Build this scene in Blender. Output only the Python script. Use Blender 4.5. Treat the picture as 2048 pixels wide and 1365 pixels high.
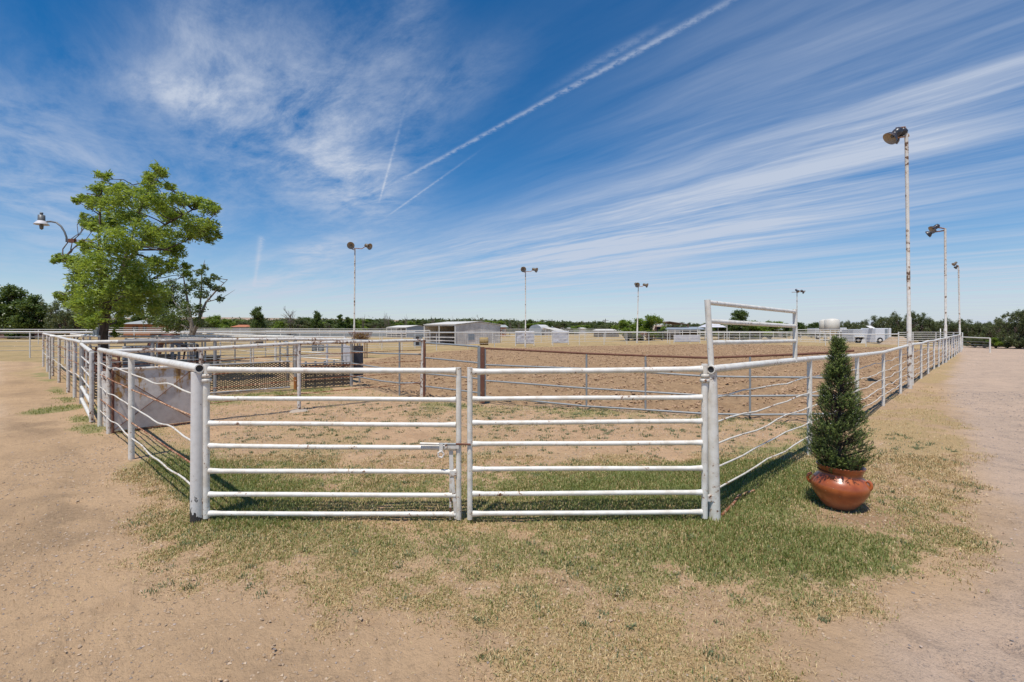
import bpy, math, random
import numpy as np
from mathutils import Vector, Matrix

scene = bpy.context.scene
for o in list(bpy.data.objects):
    bpy.data.objects.remove(o)
R = math.radians
HC = 1.65            # eye height of the camera
HZ = 657.0           # image row of the horizon in the 2048 px survey picture

# ------------------------------------------------------------------ camera
cam_d = bpy.data.cameras.new('camera')
cam = bpy.data.objects.new('camera', cam_d)
scene.collection.objects.link(cam)
cam.location = (0, 0, HC)
cam.rotation_euler = (R(90), 0, 0)
cam_d.sensor_width = 36.0
cam_d.lens = 36.0 * 1000 / 2048
cam_d.shift_y = -25.5 / 2048
cam_d.clip_start = 0.05
cam_d.clip_end = 9000
scene.camera = cam
scene.render.resolution_x = 1024
scene.render.resolution_y = 682

scene.view_settings.view_transform = 'Standard'
scene.view_settings.look = 'None'
scene.view_settings.exposure = 0.0
scene.view_settings.gamma = 1.0

# ------------------------------------------------------------------ sun
SUN_EL = R(68.5)
sun_dir = Vector((0.21, 0.44, -1.25)).normalized()      # direction light travels
sd = bpy.data.lights.new('sun', 'SUN')
sd.energy = 4.5
sd.angle = R(0.53)
sd.color = (1.0, 0.95, 0.87)
so = bpy.data.objects.new('sun', sd)
scene.collection.objects.link(so)
so.rotation_euler = sun_dir.to_track_quat('-Z', 'Y').to_euler()

# ------------------------------------------------------------------ node helpers
class NT:
    def __init__(self, nt):
        self.nt = nt
    def n(self, t, **kw):
        nd = self.nt.nodes.new(t)
        for k, v in kw.items():
            setattr(nd, k, v)
        return nd
    def link(self, a, b):
        self.nt.links.new(a, b)
    def put(self, sock, v):
        if hasattr(v, 'is_linked') or hasattr(v, 'links'):
            self.link(v, sock)
        else:
            if sock.type == 'RGBA' and len(v) == 3:
                v = (v[0], v[1], v[2], 1)
            sock.default_value = v
    def m(self, op, a, b=0.0, c=None, clamp=False):
        nd = self.n('ShaderNodeMath', operation=op)
        nd.use_clamp = clamp
        self.put(nd.inputs[0], a)
        self.put(nd.inputs[1], b)
        if c is not None:
            self.put(nd.inputs[2], c)
        return nd.outputs[0]
    def mix(self, f, a, b):
        nd = self.n('ShaderNodeMix', data_type='RGBA')
        self.put(nd.inputs[0], f)
        self.put(nd.inputs[6], a)
        self.put(nd.inputs[7], b)
        return nd.outputs[2]
    def noise(self, vec, scale, detail=3, rough=0.55, lac=2.0, dist=0.0):
        nd = self.n('ShaderNodeTexNoise')
        if vec is not None:
            self.link(vec, nd.inputs['Vector'])
        nd.inputs['Scale'].default_value = scale
        nd.inputs['Detail'].default_value = detail
        nd.inputs['Roughness'].default_value = rough
        nd.inputs['Lacunarity'].default_value = lac
        nd.inputs['Distortion'].default_value = dist
        return nd.outputs[0]
    def ramp(self, v, a, b, smooth=True):
        nd = self.n('ShaderNodeMapRange')
        nd.interpolation_type = 'SMOOTHSTEP' if smooth else 'LINEAR'
        self.put(nd.inputs[0], v)
        nd.inputs[1].default_value = a
        nd.inputs[2].default_value = b
        return nd.outputs[0]
    def comb(self, x, y, z):
        nd = self.n('ShaderNodeCombineXYZ')
        for i, v in enumerate((x, y, z)):
            self.put(nd.inputs[i], v)
        return nd.outputs[0]

# ------------------------------------------------------------------ world sky
world = bpy.data.worlds.new("World")
scene.world = world
world.use_nodes = True
wt = NT(world.node_tree)
world.node_tree.nodes.clear()
wo = wt.n('ShaderNodeOutputWorld')
bg = wt.n('ShaderNodeBackground')
SKY_STRENGTH = 0.11
bg.inputs[1].default_value = SKY_STRENGTH
wt.link(bg.outputs[0], wo.inputs[0])
sky = wt.n('ShaderNodeTexSky', sky_type='NISHITA')
sky.sun_disc = False
sky.sun_elevation = SUN_EL
sky.sun_rotation = R(205.5)
sky.altitude = 1200
sky.air_density = 1.0
sky.dust_density = 0.6
sky.ozone_density = 2.5
tc = wt.n('ShaderNodeTexCoord')
sep = wt.n('ShaderNodeSeparateXYZ')
wt.link(tc.outputs['Generated'], sep.inputs[0])
dx, dy, dz = sep.outputs
zc = wt.m('MAXIMUM', dz, 0.012)
pu = wt.m('DIVIDE', dx, zc)
pv = wt.m('DIVIDE', dy, zc)
az = wt.m('ARCTAN2', dx, dy)                    # radians, 0 = straight ahead
el = wt.m('ARCSINE', dz)
# cirrus sheet: along-wind (s) and across-wind (q) coordinates on the cloud layer
q = wt.m('ADD', wt.m('MULTIPLY', pu, 0.774), wt.m('MULTIPLY', pv, 0.633))
s = wt.m('ADD', wt.m('MULTIPLY', pu, -0.633), wt.m('MULTIPLY', pv, 0.774))
warp = wt.noise(wt.comb(pu, pv, 0.0), 0.8, 2)
qw = wt.m('ADD', q, wt.m('MULTIPLY', wt.m('SUBTRACT', warp, 0.5), 0.30))
st1 = wt.noise(wt.comb(wt.m('MULTIPLY', qw, 1.35), wt.m('MULTIPLY', s, 0.16), 3.1), 1.0, 6, 0.62)
st2 = wt.noise(wt.comb(wt.m('MULTIPLY', qw, 5.5), wt.m('MULTIPLY', s, 0.5), 7.7), 1.0, 5, 0.65)
st3 = wt.noise(wt.comb(wt.m('MULTIPLY', qw, 13.0), wt.m('MULTIPLY', s, 2.2), 1.7), 1.0, 4, 0.7)
swirl = wt.noise(wt.comb(wt.m('MULTIPLY', q, 2.2), wt.m('MULTIPLY', s, 1.1), 9.0), 1.0, 9, 0.68, dist=0.45)
fib = wt.noise(wt.comb(wt.m('MULTIPLY', qw, 3.0), wt.m('MULTIPLY', s, 1.1), 5.0), 1.5, 9, 0.72, dist=0.25)

def dirn(px, py):
    a = (px - 1024) / 1000; b = (HZ - py) / 1000
    L = math.sqrt(a * a + b * b + 1)
    return math.atan2(a, 1), math.asin(b / L)

def blob(px, py, ra, re, tilt=0.0):
    a0, e0 = dirn(px, py)
    A = wt.m('SUBTRACT', az, a0); E = wt.m('SUBTRACT', el, e0)
    c, sn = math.cos(tilt), math.sin(tilt)
    x = wt.m('DIVIDE', wt.m('ADD', wt.m('MULTIPLY', A, c), wt.m('MULTIPLY', E, sn)), ra)
    y = wt.m('DIVIDE', wt.m('ADD', wt.m('MULTIPLY', A, -sn), wt.m('MULTIPLY', E, c)), re)
    d = wt.m('ADD', wt.m('MULTIPLY', x, x), wt.m('MULTIPLY', y, y))
    return wt.m('EXPONENT', wt.m('MULTIPLY', d, -1.0))

def addall(*xs):
    r = xs[0]
    for x in xs[1:]:
        r = wt.m('ADD', r, x)
    return r
def mul(a, b):
    return wt.m('MULTIPLY', a, b)

streak_zone = addall(mul(blob(1300, 440, 0.42, 0.085, 0.20), 0.72), mul(blob(1850, 260, 0.30, 0.13, 0.3), 0.50),
                     mul(blob(1000, 530, 0.5, 0.06, 0.1), 0.75), mul(blob(1560, 130, 0.35, 0.12, 0.35), 0.35),
                     mul(blob(1900, 560, 0.5, 0.05, 0.0), 0.45), mul(blob(1650, 330, 0.4, 0.05, 0.3), 0.5))
streaks = mul(streak_zone, addall(mul(wt.ramp(st1, 0.28, 0.78), 0.62), mul(wt.ramp(st2, 0.34, 0.80), 0.34), mul(wt.ramp(st3, 0.38, 0.80), 0.18)))
patch_zone = addall(mul(blob(600, 230, 0.20, 0.15, 0.1), 0.88), mul(blob(720, 370, 0.10, 0.07, -0.3), 0.7),
                    mul(blob(400, 90, 0.07, 0.08, 0.3), 0.45), mul(blob(340, 185, 0.10, 0.03, 0.0), 0.7),
                    mul(blob(900, 170, 0.16, 0.05, 0.4), 0.32), mul(blob(820, 50, 0.05, 0.10, -0.5), 0.35))
patch = mul(patch_zone, addall(mul(wt.ramp(swirl, 0.30, 0.72), 0.55), mul(wt.ramp(fib, 0.32, 0.75), 0.52)))
left_zone = addall(mul(blob(70, 330, 0.16, 0.12, -0.5), 0.60), mul(blob(330, 400, 0.10, 0.04, -0.2), 0.25), mul(blob(640, 500, 0.07, 0.02, 0.3), 0.6), mul(blob(560, 570, 0.10, 0.02, 0.3), 0.4))
left = mul(left_zone, wt.ramp(swirl, 0.25, 0.75))
veil = mul(wt.ramp(st1, 0.2, 0.9), mul(wt.ramp(az, -0.25, 0.5), 0.26))
horiz = mul(wt.m('EXPONENT', wt.m('DIVIDE', wt.m('MAXIMUM', el, 0.0), -0.115)), wt.m('ADD', 0.58, mul(wt.ramp(st1, 0.3, 0.7), 0.26)))

def contrail(p0, p1, width, strength, fuzz, fade=0.25):
    # a straight trail on the cloud layer between two sight lines
    def pl(p):
        a = (p[0] - 1024) / 1000; b = (HZ - p[1]) / 1000
        return Vector((a / b, 1 / b))
    A, B = pl(p0), pl(p1)
    d = (B - A); L = d.length; d.normalize()
    t = wt.m('ADD', mul(wt.m('SUBTRACT', pu, A.x), d.x), mul(wt.m('SUBTRACT', pv, A.y), d.y))
    w = wt.m('ADD', mul(wt.m('SUBTRACT', pu, A.x), -d.y), mul(wt.m('SUBTRACT', pv, A.y), d.x))
    nz = wt.noise(wt.comb(pu, pv, 2.0), 22.0, 4, 0.7)
    w2 = wt.m('ADD', w, mul(wt.m('SUBTRACT', nz, 0.5), fuzz))
    e = wt.m('DIVIDE', w2, width)
    g = wt.m('EXPONENT', mul(mul(e, e), -1.0))
    ends = mul(wt.ramp(t, -0.03, fade), wt.m('SUBTRACT', 1.0, wt.ramp(t, L - 0.5, L + 0.1)))
    br = wt.ramp(nz, 0.25, 0.6)
    return mul(mul(mul(g, ends), br), strength)
trails = addall(contrail((1700, -130), (780, 372), 0.016, 0.42, 0.045, 0.6),
                contrail((1350, 35), (1080, 190), 0.022, 0.22, 0.05),
                contrail((990, 280), (770, 436), 0.009, 0.36, 0.02, 1.2),
                contrail((838, 115), (757, 410), 0.007, 0.45, 0.015, 2.0),
                contrail((523, 470), (508, 575), 0.03, 0.35, 0.08))
dens = addall(streaks, patch, left, veil, horiz, trails)
dens = wt.m('MINIMUM', dens, 0.92)
dens = mul(dens, wt.ramp(dz, -0.02, 0.01))
hs = wt.n('ShaderNodeHueSaturation')
hs.inputs['Saturation'].default_value = 1.52
hs.inputs['Value'].default_value = 1.04
wt.link(sky.outputs[0], hs.inputs['Color'])
CW = 5.9
skycol = wt.mix(dens, hs.outputs[0], (CW * 0.86, CW * 0.96, CW * 1.15))
wt.link(skycol, bg.inputs[0])

# ------------------------------------------------------------------ geometry helpers
COL = scene.collection
def G(px, py):
    """survey point on the ground seen at that picture position"""
    Y = HC * 1000 / (py - HZ)
    return ((px - 1024) / 1000 * Y, Y)
def XY(px, Y):
    return ((px - 1024) / 1000 * Y, Y)
def ZA(py, Y):
    return HC - (py - HZ) * Y / 1000

def tag(o, label=None, cat=None, group=None, kind=None):
    if label: o['label'] = label
    if cat: o['category'] = cat
    if group: o['group'] = group
    if kind: o['kind'] = kind
    return o
def empty(name, loc, label, cat, group=None):
    o = bpy.data.objects.new(name, None)
    COL.objects.link(o)
    o.location = loc
    o.empty_display_size = 0.2
    return tag(o, label, cat, group)

class MB:
    def __init__(self):
        self.v = []; self.f = []; self.sm = []
    def face(self, idx, smooth=False):
        self.f.append(tuple(idx)); self.sm.append(smooth)
    def tube(self, path, r, n=8, caps=True, squash=None):
        pts = [Vector(p) for p in path]
        k = len(pts)
        rs = r if isinstance(r, (list, tuple)) else [r] * k
        up = Vector((0, 0, 1))
        base = len(self.v)
        prev = None
        for i, p in enumerate(pts):
            t = (pts[min(i + 1, k - 1)] - pts[max(i - 1, 0)])
            if t.length < 1e-9: t = Vector((0, 0, 1))
            t.normalize()
            if prev is None:
                a = up if abs(t.z) < 0.9 else Vector((1, 0, 0))
                u = t.cross(a).normalized()
            else:
                u = (prev - t * prev.dot(t))
                if u.length < 1e-6: u = t.cross(Vector((1, 0, 0)))
                u.normalize()
            prev = u
            w = t.cross(u)
            for j in range(n):
                a = 2 * math.pi * j / n
                self.v.append(tuple(p + (u * math.cos(a) + w * math.sin(a)) * rs[i]))
        for i in range(k - 1):
            for j in range(n):
                a = base + i * n + j; b = base + i * n + (j + 1) % n
                self.face((a, b, b + n, a + n), True)
        if caps:
            for i, flip in ((0, True), (k - 1, False)):
                b0 = len(self.v)
                for j in range(n):
                    self.v.append(self.v[base + i * n + j])
                idx = list(range(b0, b0 + n))
                self.face(idx[::-1] if flip else idx)
        return self
    def box(self, c, s, rot=0.0, mat=None):
        b0 = len(self.v)
        cz, sz = math.cos(rot), math.sin(rot)
        for x in (-.5, .5):
            for y in (-.5, .5):
                for z in (-.5, .5):
                    X, Y, Z = x * s[0], y * s[1], z * s[2]
                    p = Vector((c[0] + X * cz - Y * sz, c[1] + X * sz + Y * cz, c[2] + Z))
                    self.v.append(tuple(p))
        for f in ((0, 1, 3, 2), (4, 6, 7, 5), (0, 4, 5, 1), (2, 3, 7, 6), (0, 2, 6, 4), (1, 5, 7, 3)):
            self.face([b0 + i for i in f])
        return self
    def bar(self, a, b, w, h):
        """rectangular bar from a to b; w across, h the other way"""
        a = Vector(a); b = Vector(b); t = (b - a).normalized()
        u = t.cross(Vector((0, 0, 1)))
        if u.length < 1e-4: u = Vector((1, 0, 0))
        u.normalize(); v = t.cross(u)
        b0 = len(self.v)
        for p in (a, b):
            for su, sv in ((-1, -1), (1, -1), (1, 1), (-1, 1)):
                self.v.append(tuple(p + u * su * w / 2 + v * sv * h / 2))
        for f in ((3, 2, 1, 0), (4, 5, 6, 7), (0, 1, 5, 4), (1, 2, 6, 5), (2, 3, 7, 6), (3, 0, 4, 7)):
            self.face([b0 + i for i in f])
        return self
    def prism(self, poly, h0, h1):
        """poly of xy points lifted from h0 to h1 (numbers)"""
        b0 = len(self.v); n = len(poly)
        for z in (h0, h1):
            for p in poly: self.v.append((p[0], p[1], z))
        for i in range(n):
            j = (i + 1) % n
            self.face((b0 + i, b0 + j, b0 + n + j, b0 + n + i))
        self.face([b0 + n + i for i in range(n)]); self.face([b0 + i for i in range(n)][::-1])
        return self
    def slab(self, a, b, c, d, t):
        """quad a b c d given thickness t along its normal"""
        A, B, C_, D = [Vector(p) for p in (a, b, c, d)]
        nrm = (B - A).cross(D - A).normalized() * t
        b0 = len(self.v)
        for p in (A, B, C_, D): self.v.append(tuple(p))
        for p in (A, B, C_, D): self.v.append(tuple(p - nrm))
        for f in ((0, 1, 2, 3), (7, 6, 5, 4), (0, 4, 5, 1), (1, 5, 6, 2), (2, 6, 7, 3), (3, 7, 4, 0)):
            self.face([b0 + i for i in f])
        return self
    def lathe(self, prof, n=24, M=None, smooth=True):
        b0 = len(self.v); k = len(prof)
        M = M or Matrix.Identity(4)
        for (r, z) in prof:
            for j in range(n):
                a = 2 * math.pi * j / n
                self.v.append(tuple(M @ Vector((r * math.cos(a), r * math.sin(a), z))))
        for i in range(k - 1):
            for j in range(n):
                a = b0 + i * n + j; b = b0 + i * n + (j + 1) % n
                self.face((a, b, b + n, a + n), smooth)
        return self
    def build(self, name, mat, parent=None, off=(0, 0, 0)):
        me = bpy.data.meshes.new(name)
        ox, oy, oz = off
        me.from_pydata([(x - ox, y - oy, z - oz) for x, y, z in self.v], [], self.f)
        me.polygons.foreach_set('use_smooth', self.sm)
        me.materials.append(mat)
        me.update()
        o = bpy.data.objects.new(name, me)
        COL.objects.link(o)
        if parent is not None:
            o.parent = parent
        elif off != (0, 0, 0):
            o.location = off
        return o

def npmesh(name, V, F, mat, parent=None, attrs=None, smooth=False, loc=None):
    me = bpy.data.meshes.new(name)
    V = np.asarray(V, dtype=np.float32); F = np.asarray(F, dtype=np.int32)
    k = F.shape[1]
    me.vertices.add(len(V)); me.vertices.foreach_set('co', V.ravel())
    me.loops.add(F.size); me.loops.foreach_set('vertex_index', F.ravel())
    me.polygons.add(len(F))
    me.polygons.foreach_set('loop_start', np.arange(0, F.size, k, dtype=np.int32))
    me.polygons.foreach_set('loop_total', np.full(len(F), k, dtype=np.int32))
    me.polygons.foreach_set('use_smooth', np.full(len(F), smooth))
    me.update(calc_edges=True)
    for nm, arr in (attrs or {}).items():
        at = me.attributes.new(nm, 'FLOAT', 'POINT')
        at.data.foreach_set('value', np.asarray(arr, dtype=np.float32))
    me.materials.append(mat)
    o = bpy.data.objects.new(name, me)
    COL.objects.link(o)
    if parent is not None: o.parent = parent
    if loc is not None: o.location = loc
    return o

def copy_tree(o, parent=None):
    c = o.copy(); COL.objects.link(c); c.parent = parent
    for ch in list(o.children):
        copy_tree(ch, c)
    return c

# ------------------------------------------------------------------ materials
def newmat(name):
    m = bpy.data.materials.new(name); m.use_nodes = True
    m.node_tree.nodes.clear()
    t = NT(m.node_tree)
    out = t.n('ShaderNodeOutputMaterial'); p = t.n('ShaderNodeBsdfPrincipled')
    t.link(p.outputs[0], out.inputs[0])
    return m, t, p
def wpos(t):
    return t.n('ShaderNodeNewGeometry').outputs['Position']
def bump(t, p, h, strength, dist):
    b = t.n('ShaderNodeBump'); b.inputs['Strength'].default_value = strength
    b.inputs['Distance'].default_value = dist
    t.link(h, b.inputs['Height']); t.link(b.outputs[0], p.inputs['Normal'])

def paint(name, base, rust=(0.20, 0.075, 0.03), thr=0.66, scale=28.0, dirt=0.25, rough=0.42, second=None):
    m, t, p = newmat(name)
    P = wpos(t)
    n1 = t.noise(P, scale, 5, 0.65)
    n2 = t.noise(P, 2.3, 3, 0.6)
    n3 = t.noise(P, 11.0, 4, 0.6)
    mask = t.ramp(t.m('ADD', n1, t.m('MULTIPLY', t.m('SUBTRACT', n2, 0.5), 0.55)), thr, thr + 0.03)
    halo = t.ramp(t.m('ADD', n1, t.m('MULTIPLY', t.m('SUBTRACT', n2, 0.5), 0.55)), thr - 0.10, thr + 0.02)
    c = t.mix(t.m('MULTIPLY', t.ramp(n3, 0.35, 0.75), dirt), base, (base[0] * .62, base[1] * .56, base[2] * .47))
    c = t.mix(t.m('MULTIPLY', halo, 0.45), c, (0.45, 0.27, 0.14))
    c = t.mix(mask, c, t.mix(n3, rust, second or (rust[0] * .35, rust[1] * .4, rust[2] * .5)))
    t.link(c, p.inputs['Base Color'])
    t.put(p.inputs['Roughness'], t.m('ADD', rough, t.m('MULTIPLY', mask, 0.4)))
    bump(t, p, t.m('SUBTRACT', n3, t.m('MULTIPLY', mask, 0.6)), 0.25, 0.004)
    return m

WHITE = paint('white_paint', (0.78, 0.75, 0.685), thr=0.69, dirt=0.55, scale=34)
WHITE_OLD = paint('weathered_white_paint', (0.70, 0.67, 0.62), thr=0.61, dirt=0.55, scale=20)
WHITE_POLE = paint('peeling_pole_paint', (0.66, 0.63, 0.58), rust=(0.22, 0.13, 0.08), thr=0.60, scale=9, dirt=0.5, rough=0.6)
WHITE_FAR = paint('far_white_paint', (0.74, 0.72, 0.68), thr=0.75, scale=6, dirt=0.2)
ROD_WHITE = paint('white_rod_paint', (0.66, 0.62, 0.55), rust=(0.34, 0.15, 0.06), thr=0.64, scale=22, dirt=0.4, rough=0.6)
ROD_RUST = paint('rusty_rod', (0.58, 0.38, 0.25), rust=(0.33, 0.12, 0.05), thr=0.45, scale=30, dirt=0.5, rough=0.75)
GALV = paint('galvanised_steel', (0.27, 0.29, 0.30), rust=(0.20, 0.11, 0.07), thr=0.72, scale=16, dirt=0.45, rough=0.42)
GREY_PIPE = paint('bare_grey_pipe', (0.30, 0.30, 0.30), rust=(0.55, 0.53, 0.5), thr=0.60, scale=5, dirt=0.5, rough=0.5, second=(0.6, 0.58, 0.55))
RUST_PIPE = paint('rust_brown_pipe', (0.16, 0.065, 0.04), rust=(0.28, 0.30, 0.31), thr=0.68, scale=8, dirt=0.6, rough=0.8, second=(0.24, 0.10, 0.06))
RUST_BRIGHT = paint('orange_rust', (0.36, 0.13, 0.03), thr=0.6, scale=12, dirt=0.6, rough=0.85)
DARKMETAL = paint('dark_enamel', (0.03, 0.035, 0.05), rust=(0.16, 0.09, 0.05), thr=0.66, scale=30, rough=0.35)
LAMP_IN = paint('aged_reflector', (0.44, 0.37, 0.28), thr=0.9, scale=25, dirt=0.5, rough=0.4)
LAMP_TAN = paint('tan_lamp_housing', (0.17, 0.135, 0.095), thr=0.8, scale=25, dirt=0.5, rough=0.5)
LAMP_GREY = paint('grey_lamp_housing', (0.13, 0.14, 0.15), thr=0.7, scale=25, rough=0.45)
CONC = paint('concrete_footing', (0.42, 0.35, 0.28), thr=0.8, rough=0.95)
CHIP, t_, p_ = newmat('chipped_base_paint')
_P = wpos(t_)
_sx = t_.n('ShaderNodeSeparateXYZ'); t_.link(_P, _sx.inputs[0])
_n = t_.noise(t_.comb(t_.m('MULTIPLY', _sx.outputs[0], 20.), t_.m('MULTIPLY', _sx.outputs[1], 20.), t_.m('MULTIPLY', _sx.outputs[2], 9.)), 1.0, 4, 0.6)
_k = t_.ramp(t_.m('SUBTRACT', _n, t_.m('MULTIPLY', _sx.outputs[2], 0.75)), 0.47, 0.50)
_n2 = t_.noise(_P, 26, 4, 0.6)
_c = t_.mix(t_.m('MULTIPLY', t_.ramp(_n2, 0.4, 0.8), 0.3), (0.70, 0.68, 0.65), (0.42, 0.38, 0.33))
_c = t_.mix(t_.ramp(_n2, 0.70, 0.73), _c, (0.10, 0.07, 0.05))
t_.link(t_.mix(_k, _c, (0.05, 0.045, 0.045)), p_.inputs['Base Color'])
p_.inputs['Roughness'].default_value = 0.45

def tin_mat():
    m, t, p = newmat('rust_streaked_tin')
    P = wpos(t)
    sx = t.n('ShaderNodeSeparateXYZ'); t.link(P, sx.inputs[0])
    v = t.comb(t.m('MULTIPLY', sx.outputs[0], 7.), t.m('MULTIPLY', sx.outputs[1], 7.), t.m('MULTIPLY', sx.outputs[2], 1.2))
    n1 = t.noise(v, 1.0, 5, 0.65)
    n2 = t.noise(P, 5.0, 6, 0.7)
    top = t.ramp(sx.outputs[2], 0.2, 1.05)
    k = t.m('ADD', t.m('MULTIPLY', n1, 0.55), t.m('ADD', t.m('MULTIPLY', n2, 0.45), t.m('MULTIPLY', top, 0.10)))
    c = t.mix(t.ramp(n2, 0.35, 0.7), (0.64, 0.585, 0.53), (0.47, 0.41, 0.36))
    c = t.mix(t.ramp(k, 0.57, 0.66), c, (0.42, 0.23, 0.06))
    c = t.mix(t.ramp(k, 0.66, 0.73), c, (0.16, 0.07, 0.03))
    t.link(c, p.inputs['Base Color']); p.inputs['Roughness'].default_value = 0.6
    bump(t, p, n2, 0.3, 0.01)
    return m
TIN = tin_mat()

def flat(name, col, rough=0.7, var=0.25, scale=6.0, metallic=0.0, stripe=None):
    m, t, p = newmat(name)
    P = wpos(t)
    n = t.noise(P, scale, 4, 0.6)
    c = t.mix(t.m('MULTIPLY', t.ramp(n, 0.3, 0.75), var), col, tuple(x * 0.45 for x in col))
    t.link(c, p.inputs['Base Color']); p.inputs['Roughness'].default_value = rough
    p.inputs['Metallic'].default_value = metallic
    if stripe:
        w = t.n('ShaderNodeTexWave'); w.inputs['Scale'].default_value = stripe
        w.inputs['Distortion'].default_value = 0.4
        mp = t.n('ShaderNodeMapping'); mp.inputs['Rotation'].default_value = (0, 0, R(20))
        t.link(P, mp.inputs['Vector']); t.link(mp.outputs[0], w.inputs['Vector'])
        bump(t, p, w.outputs['Fac'], 0.5, 0.03)
    return m
SHEET_WHITE = flat('white_sheet', (0.62, 0.61, 0.64), 0.6, 0.35, 1.4)
SHED_WALL = flat('corrugated_shed_wall', (0.74, 0.69, 0.64), 0.7, 0.6, 0.9, stripe=3.0)
SHED_BLUE = flat('blue_grey_shed_wall', (0.30, 0.34, 0.38), 0.6, 0.3, 1.0, stripe=3.0)
SHED_IN = flat('brown_shed_lining', (0.13, 0.075, 0.04), 0.9, 0.6, 1.5, stripe=2.0)
ROOF = flat('pale_metal_roof', (0.72, 0.68, 0.61), 0.5, 0.25, 0.8, stripe=2.0)
BRICK = flat('orange_brick', (0.40, 0.17, 0.08), 0.9, 0.3, 4)
BRICK_RED = flat('dark_red_brick', (0.20, 0.08, 0.07), 0.9, 0.3, 4)
SHINGLE = flat('grey_shingle', (0.36, 0.38, 0.37), 0.9, 0.3, 5)
TERRA_TILE = flat('terracotta_tile', (0.45, 0.17, 0.08), 0.9, 0.3, 5)
DARK = flat('near_black', (0.02, 0.02, 0.022), 0.6, 0.2)
GLASS = flat('window_glass', (0.04, 0.055, 0.07), 0.12, 0.1)
WHITE_POLY = flat('white_polythene', (0.68, 0.64, 0.56), 0.45, 0.15, 1.0)
TRAILER = flat('white_trailer_skin', (0.74, 0.75, 0.78), 0.35, 0.12, 1.2)
TRAILER_GREY = flat('grey_trailer_skin', (0.52, 0.53, 0.55), 0.4, 0.2, 1.2)
RUBBER = flat('rubber', (0.02, 0.02, 0.02), 0.9, 0.2)
RED = flat('red_paint', (0.45, 0.06, 0.04), 0.5, 0.2)
PURPLE = flat('purple_emblem', (0.10, 0.03, 0.25), 0.5, 0.1)
HAY = flat('hay', (0.38, 0.27, 0.12), 0.95, 0.6, 9)
BOX_GREY = flat('grey_trough', (0.22, 0.25, 0.27), 0.6, 0.4, 3)
TUB = flat('black_tub', (0.05, 0.055, 0.06), 0.6, 0.3, 3)
CANOPY = flat('rusty_canopy_roof', (0.19, 0.12, 0.08), 0.8, 0.4, 1)
WOOD = flat('weathered_pole_wood', (0.16, 0.11, 0.08), 0.9, 0.4, 6)
SOIL = flat('potting_soil', (0.05, 0.03, 0.02), 1.0, 0.5, 20)
HORSE_COAT = flat('chestnut_coat', (0.17, 0.055, 0.025), 0.55, 0.3, 4)
HORSE_DARK = flat('dark_mane', (0.025, 0.015, 0.012), 0.8, 0.3, 10)
PILE = flat('sand_pile_earth', (0.40, 0.29, 0.19), 1.0, 0.5, 2.5)

def expanded_mesh_mat():
    m, t, p = newmat('dark_expanded_steel')
    n = t.noise(wpos(t), 6.0, 3, 0.6)
    t.link(t.mix(n, (0.05, 0.042, 0.035), (0.13, 0.095, 0.06)), p.inputs['Base Color'])
    p.inputs['Roughness'].default_value = 0.7
    return m
EXPM = expanded_mesh_mat()

def bark(name, a, b):
    m, t, p = newmat(name)
    P = wpos(t); sx = t.n('ShaderNodeSeparateXYZ'); t.link(P, sx.inputs[0])
    n = t.noise(t.comb(t.m('MULTIPLY', sx.outputs[0], 28.), t.m('MULTIPLY', sx.outputs[1], 28.), t.m('MULTIPLY', sx.outputs[2], 5.)), 1.0, 5, 0.65)
    t.link(t.mix(t.ramp(n, 0.3, 0.7), a, b), p.inputs['Base Color']); p.inputs['Roughness'].default_value = 0.95
    bump(t, p, n, 0.8, 0.03)
    return m
BARK = bark('ash_bark', (0.035, 0.025, 0.02), (0.15, 0.105, 0.08))
BARK_PALE = bark('pale_bark', (0.12, 0.10, 0.085), (0.32, 0.29, 0.26))
TWIG = bark('bare_twig', (0.10, 0.08, 0.065), (0.24, 0.20, 0.17))

def leafmat(name, dark, light, trans=0.35, rough=0.4, hi=None):
    m = bpy.data.materials.new(name); m.use_nodes = True
    m.node_tree.nodes.clear(); t = NT(m.node_tree)
    out = t.n('ShaderNodeOutputMaterial'); p = t.n('ShaderNodeBsdfPrincipled')
    tr = t.n('ShaderNodeBsdfTranslucent'); mx = t.n('ShaderNodeMixShader')
    at = t.n('ShaderNodeAttribute'); at.attribute_name = 'tint'
    c = t.mix(at.outputs['Fac'], dark, light)
    t.link(c, p.inputs['Base Color']); p.inputs['Roughness'].default_value = rough
    cc = t.mix(0.5, c, (light[0] * 1.6, light[1] * 1.5, light[2] * 0.6))
    t.link(cc, tr.inputs[0])
    mx.inputs[0].default_value = trans
    t.link(p.outputs[0], mx.inputs[1]); t.link(tr.outputs[0], mx.inputs[2])
    t.link(mx.outputs[0], out.inputs[0])
    return m
LEAF_ASH = leafmat('ash_leaf', (0.09, 0.15, 0.022), (0.36, 0.46, 0.09), 0.42)
LEAF_DARK = leafmat('dark_leaf', (0.05, 0.085, 0.02), (0.14, 0.195, 0.05), 0.35)
LEAF_OLIVE = leafmat('olive_leaf', (0.06, 0.08, 0.028), (0.16, 0.18, 0.075), 0.3)
LEAF_ASH2 = leafmat('mulberry_leaf', (0.055, 0.09, 0.02), (0.16, 0.215, 0.06), 0.35)
LEAF_BRIGHT = leafmat('bright_leaf', (0.09, 0.15, 0.022), (0.26, 0.35, 0.06), 0.42)
LEAF_MESQ = leafmat('mesquite_leaf', (0.065, 0.085, 0.03), (0.18, 0.21, 0.09), 0.3)
NEEDLE = leafmat('spruce_needle', (0.035, 0.062, 0.018), (0.25, 0.31, 0.075), 0.15, 0.5)
GRASS_M = leafmat('green_grass_blade', (0.12, 0.16, 0.034), (0.43, 0.43, 0.17), 0.32, 0.6)
STRAW_M = leafmat('straw_blade', (0.34, 0.21, 0.09), (0.68, 0.53, 0.29), 0.1, 0.7)
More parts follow.
